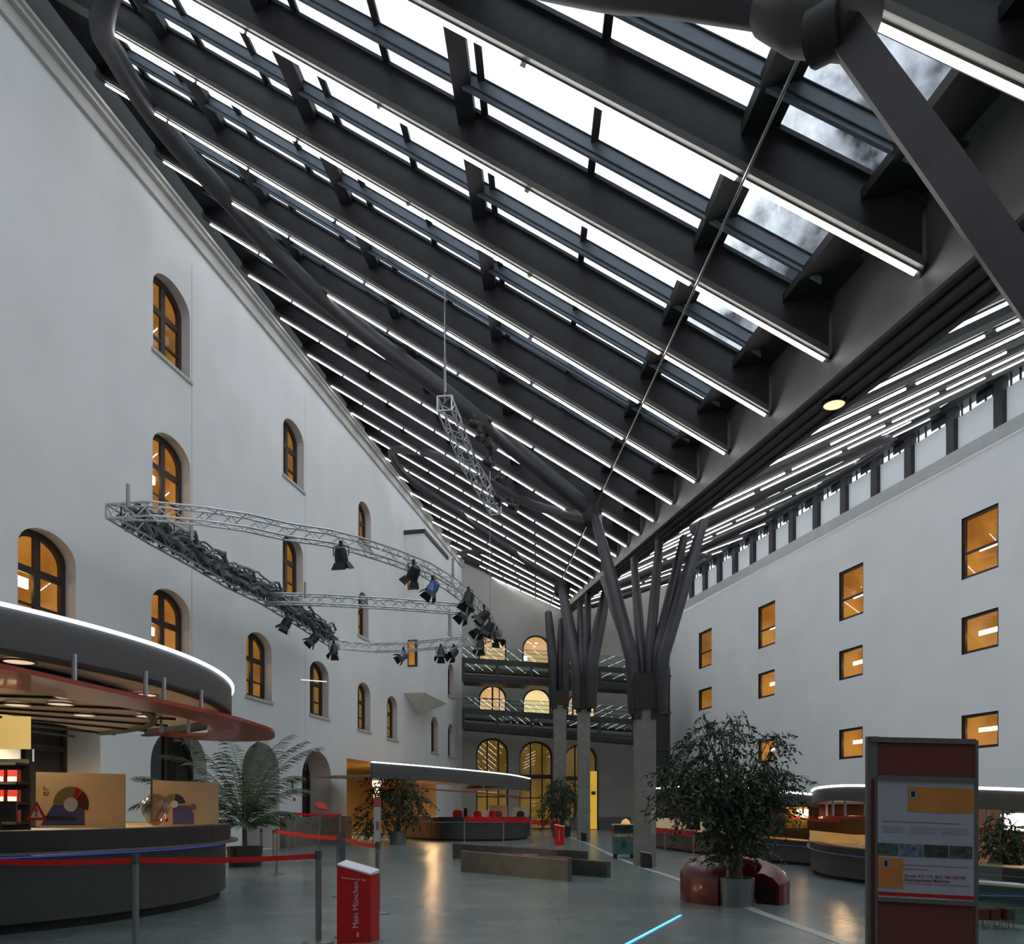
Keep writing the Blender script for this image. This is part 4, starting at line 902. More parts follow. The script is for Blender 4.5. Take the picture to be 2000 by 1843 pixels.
# --- middle kiosk
def kiosk(pts_base, pts_can, zc, zcan, label, clabel, thick=2.0, led=True, canz=.42, flip=1):
    """counter along floor polyline, canopy along polyline"""
    c0 = catmull([tuple(onfloor(x, y))[:2] for x, y in pts_base], 8)
    def offs(poly, d):
        out = []
        for i in range(len(poly)):
            a = Vector(poly[max(i - 1, 0)]); b = Vector(poly[min(i + 1, len(poly) - 1)]); t = (b - a).normalized(); out.append(Vector(poly[i]) + Vector((-t.y, t.x)) * d * flip)
        return out
    def wall(poly, d0, d1, z0, z1):
        A = offs(poly, d0); B = offs(poly, d1); m = MB(); n = len(A); zf = z0 if callable(z0) else (lambda k: z0); zg = z1 if callable(z1) else (lambda k: z1)
        for k in range(n): m.v += [Vector((A[k].x, A[k].y, zf(k / (n - 1)))), Vector((B[k].x, B[k].y, zf(k / (n - 1)))), Vector((B[k].x, B[k].y, zg(k / (n - 1)))), Vector((A[k].x, A[k].y, zg(k / (n - 1))))]
        for k in range(n - 1):
            for j in range(4): m.f.append((k * 4 + j, k * 4 + 4 + j, k * 4 + 4 + (j + 1) % 4, k * 4 + (j + 1) % 4))
        m.f += [(0, 1, 2, 3), tuple((n - 1) * 4 + j for j in (3, 2, 1, 0))]; return m
    root = thing('service_counter', (c0[0][0], c0[0][1], 0), label, 'counter', 'curved service counters')
    zcf = zc if callable(zc) else (lambda f: zc)
    wall(c0, .12, .2, 0, .1).build('kick_plate', BLACK, root); wall(c0, 0, .12, .08, lambda f: zcf(f) * .76).build('front_panel', KIOSK, root)
    wall(c0, -.08, .3, lambda f: zcf(f) * .78, lambda f: zcf(f) * .8).build('ledge', POTM, root); wall(c0, -.04, .2, lambda f: zcf(f) * .8, lambda f: zcf(f)).build('rim', KTOP, root)
    wall(c0, .15, 1.0, lambda f: zcf(f) - .06, lambda f: zcf(f) - .02).build('worktop', OAK, root)
    if led: wall(c0, -.02, .0, lambda f: zcf(f) * .755, lambda f: zcf(f) * .77).build('led_strip', lit('dim_indigo_led', (.1, .12, .5), (.14, .16, .6), .12), root)
    if pts_can:
        c1 = catmull([tuple(v)[:2] for v in pts_can], 8)
        root2 = thing('kiosk_canopy', (c1[0][0], c1[0][1], zcan(0)), clabel, 'canopy', 'curved kiosk canopies')
        wall(c1, 0, .1, lambda f: zcan(f) - canz, lambda f: zcan(f)).build('fascia', MATS['canopy_metal'], root2)
        wall(c1, -.03, .08, lambda f: zcan(f), lambda f: zcan(f) + .05).build('edge_light', MATS['canopy_edge_light'], root2)
        wall(c1, .08, thick, lambda f: zcan(f) - canz + .08, lambda f: zcan(f) - canz + .14).build('soffit', MATS['soffit_brown'], root2)
        wall(c1, .15, .7, lambda f: zcan(f) - canz - .38, lambda f: zcan(f) - canz - .33).build('red_band', REDG, root2)
        A = offs(c1, .3)
        for k in range(3, len(A) - 1, 5):
            f = k / (len(A) - 1); MB().tube([Vector((A[k].x, A[k].y, zcan(f) - canz - .34)), Vector((A[k].x, A[k].y, zcan(f) - canz + .1))], .025, 6).build('hanger_rod', ALU, root2)
    return c0
def can_pts(lst):
    """(x, ytop, Y) triples -> plan points and a height function"""
    P = [atY(x, y, Y) for x, y, Y in lst]; cc = catmull([tuple(p) for p in P], 8); n = len(cc)
    def zf(f): g = f * (n - 1); k = min(int(g), n - 2); return cc[k][2] + (cc[k + 1][2] - cc[k][2]) * (g - k)
    return [(p.x, p.y) for p in P], zf
cp, cz = can_pts([(728, 1489, 30), (830, 1497, 33.2), (930, 1506, 35.6), (1000, 1514, 36.6), (1035, 1521, 38)])
kiosk([(785, 1636), (850, 1641), (930, 1642), (1000, 1641), (1035, 1636)], cp, 1.1, cz, 'long curved dark counter in the middle distance under a lit canopy', 'long grey canopy with white edge light in the middle distance', 3.2, canz=.6)
area((-4.0, 38.5, 2.6), (0, 0, 0), .6, 140, (1, .6, .25)); area((-9.2, 39.8, 3.2), (0, 0, 0), .6, 150, (1, .62, .25))
for k, (x0, x1, y0) in enumerate(((955, 991, 1572), (1000, 1033, 1576))):
    a = atY(x0, y0, 37.4); b = atY(x1, y0 + 2, 37.6)
    root = thing('screen_panel', Vector(((a.x + b.x) / 2, 37.5, 1.06)), ('cream printed panel on middle counter, left of a pair', 'cream printed panel on middle counter, right of a pair')[k], 'panel', 'printed screens on the middle counter')
    MB().box(((a.x + b.x) / 2, 37.5, (1.06 + a.z) / 2), (b.x - a.x, .02, a.z - 1.06)).build('sheet', CREAM, root); q = atY((x0 + x1) / 2, 1590, 37.47)
    MB().prism([Vector((q.x + .2 * math.cos(t_ * .5), 37.47, q.z + .18 * math.sin(t_ * .5))) for t_ in range(12)], (0, -.01, 0)).build('dark_print', INK if k == 0 else BLACK, root)
for k, (x, w_, h_, c_, lab) in enumerate(((893, .5, .35, RED, 'dark red display boxes'), (909, .2, .45, BLACK, 'small black frame'), (932, .4, .3, RED, 'red box'), (947, .3, .35, WHITE, 'white leaflet stack'), (961, .35, .32, RED, 'red rounded box'))):
    q = atY(x, 1590, 36.9); tag(MB().lathe((q.x, q.y, 1.06), [(0, 0), (w_ / 2, 0), (w_ / 2, h_ * .7), (w_ / 3, h_), (0, h_)], 5).build('display_item', c_), '%s standing on the middle counter, %s from the left' % (lab, ORD[k + 1]), 'display item')
# lamps in the service room behind
root = thing('pendant_lamp', atY(736, 1560, 41), 'bright cylindrical hanging lamp glowing in the left service room', 'lamp')
q = atY(736, 1532, 40.6); MB().lathe(q, [(0, -.42), (.2, -.42), (.26, .35), (0, .35)], 14).build('upper_shade', lit('pendant_glow', (1, .75, .45), (1, .85, .6), 3), root); MB().lathe(q, [(0, -.95), (.15, -.95), (.2, -.5), (0, -.5)], 14).build('lower_shade', lit('pendant_glow2', (1, .6, .25), (1, .65, .3), 1.2), root); MB().tube([q, q + Vector((0, 0, 1.2))], .02, 5).build('cord', BLACK, root)
# --- right kiosks
cp, cz = can_pts([(1275, 1541, 30), (1360, 1536, 27), (1430, 1538, 24.6), (1500, 1545, 22), (1590, 1553, 19.5)])
kiosk([(1275, 1655), (1340, 1664), (1420, 1674), (1500, 1684), (1590, 1692)], cp, lambda f: .76 - .14 * f, cz, 'long low curved counter along the right side behind the big ficus', 'right-hand canopy with white edge light passing behind the big ficus', 3.0, canz=.30)
cp, cz = can_pts([(1586, 1546, 19.4), (1600, 1540, 17.6), (1650, 1536, 16.6), (1720, 1537, 15.6), (1790, 1541, 15.2)])
kiosk([(1583, 1692), (1586, 1704), (1612, 1714), (1660, 1722), (1730, 1732), (1800, 1742)], cp, lambda f: .74 - .1 * f, cz, 'rounded dark counter in front at right beside the notice board', 'rounded grey canopy with white top edge left of the notice board', 3.0, canz=.30)
cp, cz = can_pts([(1880, 1541, 14), (1930, 1542, 13.2), (2060, 1547, 12.2)])
kiosk([(1840, 1752), (1960, 1764), (2060, 1780)], cp, .55, cz, 'counter half hidden at the right edge beyond the notice board', 'dark green-grey canopy at the right edge past the notice board', 3.0, led=False, canz=.34)
# back walls of right kiosks
def backboard(x0, x1, yt, yb, Y0, Y1, m_, nm, lab, cat):
    a = atY(x0, yb, Y0); b = atY(x1, yb, Y1); za = atY(x0, yt, Y0).z; d = b - a; n = Vector((-d.y, d.x, 0)).normalized() * .12
    return tag(MB().prism([Vector((a.x, a.y, 0)), Vector((b.x, b.y, 0)), Vector((b.x, b.y, za)), Vector((a.x, a.y, za))], n).build(nm, m_), lab, cat)
backboard(1284, 1466, 1560, 1640, 32, 26, mat('dark_glass_wall', (.03, .032, .03), .25), 'back_screen', 'dark back screen of right-hand kiosk behind the ficus', 'screen')
backboard(1470, 1600, 1562, 1655, 26, 23, mat('brown_back_wall', (.22, .09, .035), .5, noise=.2), 'back_screen', 'warm brown back screen with lamp beside rounded kiosk', 'screen')
backboard(1600, 1700, 1560, 1650, 21, 19.5, mat('dark_brown_wall', (.09, .045, .02), .5), 'back_screen', 'dark brown back screen inside the rounded kiosk', 'screen')
backboard(1905, 2040, 1560, 1700, 16.5, 16, mat('brown_back_wall', (.22, .09, .035), .5), 'back_screen', 'brown back screen at the right edge past the notice board', 'screen')
root = thing('table_lamp', atY(1565, 1640, 21.5), 'bright square wall lamp in the brown kiosk behind the ficus', 'lamp')
q = atY(1566, 1588, 21.8); MB().box(q, (.34, .1, .24)).build('shade', lit('lamp_shade_glow', (1, .78, .42), (1, .85, .5), 1.7), root); MB().box(q + Vector((-.12, .08, -.12)), (.6, .05, .6)).build('backplate', mat('yellow_board', (.7, .42, .06), .6), root)
area((atY(1560, 1590, 20.6)), (math.radians(40), 0, 0), .3, 14, (1, .6, .25)); area(atY(1650, 1570, 18), (0, 0, 0), .4, 25, (1, .66, .3)); area(atY(1370, 1560, 27.5), (0, 0, 0), .4, 22, (1, .75, .4))
root = thing('desk_panel', atY(1640, 1680, 16.9), 'bright yellow front panel glowing on the rounded kiosk counter', 'panel')
a = atY(1583, 1625, 17.6); b = atY(1672, 1632, 16.9); MB().prism([Vector((a.x, a.y, .60)), Vector((b.x, b.y, .45)), Vector((b.x, b.y, atY(1672, 1630, 16.9).z)), Vector((a.x, a.y, atY(1590, 1621, 17.6).z))], (0, .05, 0)).build('panel', mat('honey_panel', (.85, .50, .16), .5, noise=.05, emit=(.8, .42, .12), es=.12), root)
b2 = atY(1690, 1640, 17.6); MB().prism([Vector((b.x, b.y + .05, .47)), Vector((b2.x, b2.y, .5)), Vector((b2.x, b2.y, atY(1690, 1630, 17.6).z)), Vector((b.x, b.y + .05, atY(1672, 1630, 16.9).z))], (0, .05, 0)).build('side_panel', mat('honey_panel', (.85, .50, .16), .5), root)
for k, (x0, x1, yt, yb, Y) in enumerate(((1281, 1340, 1597, 1622, 29.2), (1368, 1412, 1603, 1630, 26.5))):
    a = atY(x0, yb, Y); b = atY(x1, yb + 2, Y - .6); z1 = atY(x0, yt, Y).z
    rt = thing('screen_panel', (a + b) / 2, ('cream printed panel on right counter next to the concrete column', 'cream printed panel on right counter behind the ficus trunk')[k], 'panel', 'printed screens on the right counter')
    MB().prism([Vector((a.x, a.y, .68)), Vector((b.x, b.y, .68)), Vector((b.x, b.y, z1)), Vector((a.x, a.y, z1))], (0, .02, 0)).build('sheet', mat('lit_cream_print', (.75, .62, .42), .6, emit=(.8, .6, .35), es=.10), rt)
    for j in range(2): MB().box((a.x + (b.x - a.x) * (.3 + .42 * j), a.y - .1, .8), (.09, .03, .24)).build('bottle_print', INK, rt)
# right edge: bright lamp, plant glass case, stools
root = thing('ceiling_lamp_glow', atY(1985, 1600, 14.5), 'very bright white lamp at the right edge under the canopy', 'lamp')
q = atY(1983, 1601, 14.6); MB().lathe(q, [(0, -.12), (.14, -.1), (.22, 0), (.24, .12), (0, .13)], 20).build('shade', lit('blazing_lamp', (1, .92, .8), (1, .95, .85), 6), root); MB().tube([q, q + Vector((0, 0, .4))], .015, 5).build('cord', BLACK, root)
area(q + Vector((0, 0, -.3)), (0, 0, 0), .3, 40, (1, .75, .45))
root = thing('glass_case', onfloor(1950, 1815), 'green-tinted glass display case at the right edge', 'glass case')
a = atY(1905, 1690, 9.6); b = atY(2040, 1700, 8.9)
z1 = CH - (1726 - HY) / FP * 9.6
MB().prism([Vector((a.x, a.y, .08)), Vector((b.x, b.y, .08)), Vector((b.x, b.y, z1)), Vector((a.x, a.y, z1))], (.05, .5, 0)).build('case_glass', DKGREEN, root)
MB().prism([Vector((a.x, a.y, z1)), Vector((b.x, b.y, z1)), Vector((b.x, b.y, z1 + .03)), Vector((a.x, a.y, z1 + .03))], (.05, .55, 0)).build('case_top', mat('pale_green_edge', (.45, .5, .42), .4), root)
c = atY(1925, 1700, 9.75); MB().box((c.x, c.y, z1 + .15), (.42, .02, .24)).build('leaflet_screen', glass('pale_glass', (.8, .85, .8), .15), root)
for k, x in enumerate((1921, 1944, 1972)):
    q = onfloor(x, 1838); q = Vector(((x - 1000) / FP * 9.2, 9.2, 0)) + Vector((.05, .12, 0))
    zt = CH - (1775 - HY) / FP * q.y
    rt = thing('stool', q, 'small red topped stool behind the green glass, %s from the left' % ORD[k + 1], 'stool', 'red stools at the right edge')
    MB().box(q + Vector((0, 0, zt - .06)), (.115, .115, .13)).build('seat', REDB, rt)
    for j in range(4): MB().tube([q + Vector((.05 * (-1) ** j, .05 * (-1) ** (j // 2), 0)), q + Vector((.04 * (-1) ** j, .04 * (-1) ** (j // 2), zt - .12))], .007, 5).build('leg', SATIN, rt)
# ------------------------------------------------------------------ barrier posts and belts
def post(p, h, label, r=.032):
    root = thing('barrier_post', p, label, 'barrier post', 'metal belt barrier posts')
    MB().lathe(p, [(0, 0), (.17, 0), (.17, .012), (.05, .03), (0, .03)], 24).build('base', SATIN, root, smooth=True)
    MB().tube([p + Vector((0, 0, .02)), p + Vector((0, 0, h - .09))], r, 14).build('pole', SATIN, root, smooth=True)
    MB().tube([p + Vector((0, 0, h - .1)), p + Vector((0, 0, h))], r * 1.15, 14).build('head', mat('post_head', (.12, .12, .12), .4, .6), root, smooth=True)
    return p + Vector((0, 0, h - .06))
def belt(a, b, label, h=.055):
    d = (b - a).normalized(); n = 8; pts = [a.lerp(b, .02 + .96 * k / n) - Vector((0, 0, .02 * math.sin(math.pi * k / n))) for k in range(n + 1)]
    m = MB(); sd = Vector((-d.y, d.x, 0)).normalized() * .002
    for p in pts: m.v += [p + sd + Vector((0, 0, h / 2)), p - sd + Vector((0, 0, h / 2)), p - sd - Vector((0, 0, h / 2)), p + sd - Vector((0, 0, h / 2))]
    for k in range(n):
        for j in range(4): m.f.append((k * 4 + j, k * 4 + 4 + j, k * 4 + 4 + (j + 1) % 4, k * 4 + (j + 1) % 4))
    tag(m.build('barrier_belt', REDBELT), label, 'belt', 'red retractable barrier belts')
h1 = post(atY(265, 0, 7.67) * Vector((1, 1, 0)) if False else Vector(((265 - 1000) / FP * 7.67, 7.67, 0)), 1.0, 'nearest metal barrier post at lower left before the round counter')
G = lambda x, Y: Vector(((x - 1000) / FP * Y, Y, 0))
h2 = post(G(622, 8.37), 1.0, 'metal barrier post left of the tall red information stand')
h3 = post(G(738, 10.7), 1.0, 'metal barrier post right of the tall red information stand')
h4 = post(G(540, 17.1), 1.02, 'metal barrier post in front of the palm, with round base')
h5 = post(G(668, 12.8), 1.02, 'metal barrier post behind the clear leaflet holder', .03)
h6 = post(G(575, 27.2), 1.35, 'far metal barrier post at left end beside the wall poster'); h7 = post(G(664, 27.2), 1.3, 'far metal barrier post right of the red lectern')
h0 = Vector(((-60 - 1000) / FP * 7.6, 7.6, .94))
belt(h0, h1, 'red barrier belt running off the left edge'); belt(h1, h2, 'red barrier belt between the two nearest metal posts')
belt(h4, h5, 'red barrier belt sloping from the palm post to the leaflet holder', .07); belt(h5, h3, 'red barrier belt from leaflet holder to the post behind the red stand')
belt(h6, h7, 'thin red barrier belt far back by the red lectern', .09)
p8 = post(G(510, 20), .95, 'thin metal post half hidden in the palm, left one'); p9 = post(G(534, 22.2), .85, 'thin metal post half hidden in the palm, right one')
q1 = post(G(907, 33.2), 1.1, 'thin post before the middle counter, left of three'); q2 = post(G(983, 33), 1.08, 'thin post before the middle counter, centre of three'); q3 = post(G(1037, 32.6), 1.05, 'thin post before the middle counter, right of three')
belt(q1, q2, 'dark red belt before the middle counter, left span', .22); belt(q2, q3, 'dark red belt before the middle counter, right span', .22)
r1 = post(G(1299, 26.5), .78, 'thin post before right counter next to the concrete column'); r2 = post(G(1355, 24.4), .74, 'thin post before the right counter left of the ficus pot')
belt(G(1281, 27.2) + Vector((0, 0, .73)), r1, 'dark red belt from the column to the first right-hand post', .16); belt(r1, r2, 'dark red belt between the two right-hand posts', .16)
a = G(1066, 44); b = G(1118, 43); belt(Vector((a.x - 1.1, a.y, .72)), Vector((b.x - .6, b.y, .70)), 'red belt far back in front of the ochre arches', .24)
# ------------------------------------------------------------------ red stand with leaflets
fl, fr = atY(658, 1843, 8.28), atY(724, 1843, 8.36); fl.z = fr.z = 0
zl = atY(657, 1690, 8.28).z; zr = atY(725, 1709, 8.36).z
root = thing('info_stand', (fl + fr) / 2, 'tall slanted red information stand lettered Mein München', 'information stand')
ext = Vector((.06, .20, 0))
MB().prism([fl, fr, Vector((fr.x, fr.y, zr)), Vector((fl.x, fl.y, zl))], ext).build('body', RED, root)
MB().add([Vector((fl.x, fl.y, zl + .002)) + Vector((.005, 0, 0)), Vector((fr.x, fr.y, zr + .002)), Vector((fr.x, fr.y, zr + .012)) + ext, Vector((fl.x, fl.y, zl + .012)) + ext,
          Vector((fl.x, fl.y, zl + .02)), Vector((fr.x, fr.y, zr + .02)), Vector((fr.x, fr.y, zr + .05)) + ext, Vector((fl.x, fl.y, zl + .05)) + ext], [(0, 1, 2, 3), (4, 7, 6, 5), (0, 4, 5, 1), (1, 5, 6, 2), (2, 6, 7, 3), (3, 7, 4, 0)]).build('white_top', WHITE, root)
xd = (fr - fl).normalized(); nf = Vector((xd.y, -xd.x, 0)) * .003
PK = mat('pink_white', (.75, .55, .52), .6)
text('Mein München', .086, fl + xd * .225 + nf * 1.5 + Vector((0, 0, .16)), (0, 0, 1), -xd, PK, 'lettering', root)
text('Kommentar für Sie?', .033, fl + xd * .045 + nf * 2 + Vector((0, 0, zl - .14)), xd + Vector((0, 0, -.13)), Vector((0, 0, 1)), PK, 'small_lettering', root)
MB().box(fl + xd * .22 + nf + Vector((0, 0, .09)), (.02, .004, .05)).build('small_emblem', PK, root)
p = atY(666, 1650, 8.7); root = thing('leaflet_holder', Vector((p.x, p.y, 0)), 'clear acrylic leaflet holder standing up behind the red stand', 'leaflet holder')
MB().box((p.x, p.y, (atY(0, 1692, 8.7).z + atY(0, 1624, 8.7).z) / 2), (.10, .03, atY(0, 1624, 8.7).z - atY(0, 1692, 8.7).z)).build('acrylic_case', glass('clear_acrylic', (.72, .74, .76), .12, .1), root)
MB().box((p.x, p.y + .02, .42), (.03, .02, .84)).box((p.x, p.y + .02, .005), (.14, .14, .01)).build('stem', SATIN, root)
MB().box((p.x, p.y + .03, atY(0, 1655, 8.7).z), (.085, .004, .22)).build('leaflet', mat('grey_leaflet', (.40, .41, .43), .8, noise=.3, nscale=25), root)
# ------------------------------------------------------------------ notice board
YB = 5.9
bl, br_ = atY(1697, 1843, YB + .07), atY(1909, 1843, YB - .05)
bx = Vector((br_.x - bl.x, br_.y - bl.y, 0)); bw = bx.length; bx.normalize(); bn = Vector((bx.y, -bx.x, 0))
zt0 = atY(1697, 1438, YB + .07).z
root = thing('notice_board', Vector(((bl.x + br_.x) / 2, YB, 0)), 'tall maroon notice board with white poster at the right', 'notice board')
def BP(u, z, d=0.0): return Vector((bl.x, bl.y, z)) + bx * (u * bw) + bn * d
def slope(u): return -.045 * u
def zpx(y): return CH + (HY - y) / FP * YB
def bquad(u0, u1, y0, y1, d, m_, nm, th=.004, par=None, tilt=.030):
    z0, z1 = zpx(y1), zpx(y0)
    return MB().prism([BP(u0, z0 - tilt * u0, d), BP(u1, z0 - tilt * u1, d), BP(u1, z1 - tilt * u1, d), BP(u0, z1 - tilt * u0, d)], bn * th).build(nm, m_, par or root)
FRM = mat('board_frame', (.19, .18, .175), .45, .5, noise=.1, nscale=30)
MB().box(BP(.035, (zt0) / 2, -.02), (.085, .05, zt0), ax=(bx, bn, Vector((0, 0, 1)))).build('left_post', FRM, root)
MB().box(BP(.985, (zt0 - .04) / 2, -.02), (.035, .05, zt0 - .04), ax=(bx, bn, Vector((0, 0, 1)))).build('right_post', FRM, root)
MB().prism([BP(.02, 0, .008), BP(.052, 0, .008), BP(.052, zpx(1520), .008), BP(.02, zpx(1520), .008)], bn * .003).build('dark_groove', mat('groove_red', (.09, .012, .012), .6), root)
bquad(.02, .98, 1437, 1447, -.01, FRM, 'top_rail', .03); bquad(.08, .98, 1445, 1514, -.015, MAROON, 'upper_felt', .02)
bquad(.08, .98, 1512, 1521, -.01, FRM, 'middle_rail', .03); bquad(.08, .98, 1751, 1760, -.01, FRM, 'lower_rail', .03); bquad(.08, .98, 1760, 2060, -.015, MAROON, 'lower_felt', .02, None)
PAPER = mat('poster_paper', (.42, .43, .52), .75, noise=.03)
poster = bquad(.083, .965, 1519, 1750, .0, PAPER, 'poster', .006)
def torn(u0, u1, y0, y1, nm):
    z0, z1 = zpx(y1), zpx(y0); pts = []; random.seed(3 if u0 > .3 else 5)
    for k in range(13): u = u0 + (u1 - u0) * k / 12; pts.append(BP(u, z0 - .03 * u + random.uniform(-.003, .006), .007))
    for k in range(9): z = z0 + (z1 - z0) * (k + .5) / 9; pts.append(BP(u1 + (random.uniform(-.01, .008) if u1 < .9 else 0), z - .03 * u1, .007))
    for k in range(13): u = u1 + (u0 - u1) * k / 12; pts.append(BP(u, z1 - .03 * u + random.uniform(-.003, .003), .007))
    for k in range(9): z = z1 + (z0 - z1) * (k + .5) / 9; pts.append(BP(u0 + (random.uniform(-.015, .008) if u0 > .2 else 0), z - .03 * u0, .007))
    MB().prism(pts, bn * .002).build(nm, OCHRE, poster)
ORG[poster] = ORG[root]
torn(.36, .965, 1533, 1582, 'orange_torn_paper'); torn(.083, .32, 1674, 1734, 'orange_torn_note')
def sub(u0, u1, y0, y1, m_, nm, d=.0092, th=.001):
    z0, z1 = zpx(y1), zpx(y0); MB().prism([BP(u0, z0 - .03 * u0, d), BP(u1, z0 - .03 * u1, d), BP(u1, z1 - .03 * u1, d), BP(u0, z1 - .03 * u0, d)], bn * th).build(nm, m_, poster)
sub(.375, .445, 1539, 1557, GREY, 'portrait_photo'); sub(.39, .425, 1542, 1553, BLACK, 'portrait_head', .0104)
sub(.12, .19, 1678, 1694, GREY, 'portrait_photo'); sub(.14, .17, 1680, 1691, BLACK, 'portrait_head', .0104)
photos = [(.083, .27, mat('photo_green', (.07, .11, .10), .5, noise=.7, nscale=30)), (.28, .50, mat('photo_blue', (.16, .19, .27), .5, noise=.6, nscale=30)), (.51, .73, mat('photo_dark', (.035, .05, .04), .5, noise=.7, nscale=30)), (.74, .95, mat('photo_grey', (.06, .08, .075), .5, noise=.8, nscale=30))]
for (u0, u1, m_) in photos: sub(u0, u1, 1645, 1669, m_, 'scene_photo')
tdir = bx + Vector((0, 0, -.035))
lines = mat('grey_ink', (.22, .22, .30), .7); redl = mat('red_ink', (.28, .13, .16), .7)
m = MB()
def stroke(mb, u0, u1, y, th=1.3):
    z = zpx(y); mb.prism([BP(u0, z - .03 * u0, .0065), BP(u1, z - .03 * u1, .0065), BP(u1, z - .03 * u1 + th * .0039, .0065), BP(u0, z - .03 * u0 + th * .0039, .0065)], bn * .001)
for k, (c0_, c1_) in enumerate(((.12, .34), (.38, .63), (.67, .92))):
    for j in range(4): stroke(m, c0_, c1_ - (.03 if j % 2 else 0) , 1613 + j * 3.6, .8)
m.build('fine_print_lines', lines, poster)
m = MB(); stroke(m, .12, .84, 1603, 1.5); stroke(m, .33, .92, 1687, 1.5); stroke(m, .33, .55, 1695, 1.5); stroke(m, .33, .92, 1723, 1.4); m.build('heading_lines', redl, poster)
text('Konto 417 119, BLZ 700 500 00', .033, BP(.33, zpx(1710) - .01, .008), tdir, Vector((0, 0, 1)), mat('magenta_ink', (.30, .05, .12), .7), 'account_line', poster, depth=.0005, bold=.0006)
text('Stadtsparkasse München', .033, BP(.33, zpx(1718) - .01, .008), tdir, Vector((0, 0, 1)), MATS['magenta_ink'], 'bank_line', poster, depth=.0005, bold=.0006)
sub(.083, .965, 1741, 1748, RED, 'red_stripe', .0066)
# ------------------------------------------------------------------ plants
def ficus(base, trunk_h, crown, nleaf, pot, leaf, seed, label, potm, potlabel=None, tr=.05, trunks=3):
    """crown: list of (centre offset, radii)"""
    R_ = random.Random(seed)
    root = thing('potted_ficus', base, label, 'plant')
    pr, ph = pot
    MB().lathe(base, [(0, 0), (pr * .92, 0), (pr, ph), (pr * .93, ph), (pr * .93, ph - .05), (0, ph - .05)], 32).build('pot', potm, root, smooth=True)
    MB().lathe(base, [(0, ph - .04), (pr * .92, ph - .04)], 24).build('soil', SOIL, root)
    m = MB(); top = base + Vector((0, 0, trunk_h))
    for k in range(trunks):
        a = k * 2.1; m.tube([base + Vector((math.cos(a) * .05, math.sin(a) * .05, ph - .05)), base + Vector((math.cos(a + 1) * .06, math.sin(a + 1) * .06, trunk_h * .5)), top + Vector((math.cos(a) * .05, math.sin(a) * .05, 0))], tr, 7, r2=tr * .8)
    lv = MB()
    for (co, rr, wgt) in crown:
        c = base + Vector(co)
        for b in range(max(4, int(wgt * 5))):
            d = Vector((R_.gauss(0, .5), R_.gauss(0, .5), R_.gauss(0, .45))); e = c + Vector((d.x * rr[0], d.y * rr[1], d.z * rr[2]))
            mid = top.lerp(e, .5) + Vector((0, 0, .1)); m.tube([top, mid, e], tr * .4, 5, r2=tr * .1)
    for _ in range(nleaf // 16):
        co, rr, wgt = R_.choices(crown, weights=[c[2] for c in crown])[0]
        while True:
            d = Vector((R_.uniform(-1, 1), R_.uniform(-1, 1), R_.uniform(-1, 1)))
            if .35 < d.length < 1: break
        p = base + Vector(co) + Vector((d.x * rr[0], d.y * rr[1], d.z * rr[2])) * (R_.uniform(.75, 1.18))
        g_ = Vector((d.x * .9 + R_.gauss(0, .4), d.y * .9 + R_.gauss(0, .4), -.35 + R_.gauss(0, .35))).normalized(); tl = leaf * R_.uniform(2.2, 4.2)
        m.tube([p - g_ * tl * .3, p + g_ * tl * .8], leaf * .03, 4, False)
        for j in range(16):
            q = p + g_ * (tl * j / 15) + Vector((0, 0, -tl * .35 * (j / 15) ** 2)); ax = (g_ * .5 + Vector((R_.gauss(0, .6), R_.gauss(0, .6), R_.uniform(-1.0, .1)))).normalized(); sd = ax.cross(Vector((R_.gauss(0, 1), R_.gauss(0, 1), R_.gauss(0, 1)))).normalized()
            L = leaf * R_.uniform(.6, 1.1)
            lv.add([q, q + ax * L * .5 + sd * L * .21, q + ax * L, q + ax * L * .5 - sd * L * .21], [(0, 1, 2, 3)])
    m.build('trunk', BARK, root); lv.build('foliage', GREEN, root)
    return root
fb = G(1439, 11.55); k1 = 11.55 / FP
def off(x, y, dy=0): return ((x - 1439) * k1, dy, CH + (HY - y) * k1)
ficus(fb, off(0, 1600)[2], [(off(1405, 1412), (.42, .4, .2), .6), (off(1400, 1450), (.52, .5, .28), 1.2), (off(1345, 1500), (.42, .45, .28), 1.3), (off(1430, 1505), (.7, .6, .30), 2.4), (off(1510, 1515), (.32, .4, .20), .9),
    (off(1372, 1560), (.75, .6, .38), 3.4), (off(1455, 1570), (.62, .55, .40), 3.2), (off(1435, 1625), (.42, .35, .32), 1.6), (off(1508, 1455), (.18, .2, .24), .45), (off(1420, 1650), (.2, .2, .25), .5), (off(1520, 1545), (.25, .3, .18), .6)],
    13000, (.26, .42), .085, 11, 'big bushy ficus in a round metal pot inside the red ring bench', POTM)
fb2 = G(1097, 40.5); k2 = 40.5 / FP
ficus(fb2, 2.1, [(((1097 - 1097) * k2, 0, CH + (HY - 1555) * k2), (.8, .7, .9), 2), ((-.5, 0, CH + (HY - 1580) * k2), (.7, .6, .7), 1.2), ((.5, 0, CH + (HY - 1570) * k2), (.6, .6, .8), 1.2), ((0, 0, CH + (HY - 1530) * k2), (.6, .6, .4), .8)], 5000, (.5, .55), .15, 12, 'dark ficus in a pot left of the middle concrete column', BLACK)
fb3 = G(1462, 14.8)
ficus(fb3, .5, [((.05, 0, .62), (.36, .3, .24), 1), ((.0, 0, .8), (.25, .3, .2), .7)], 1500, (.19, .52), .08, 13, 'smaller bushy plant in pale pot just behind the ficus trunk', mat('pale_pot', (.22, .21, .19), .7))
fb4 = G(777, 32)
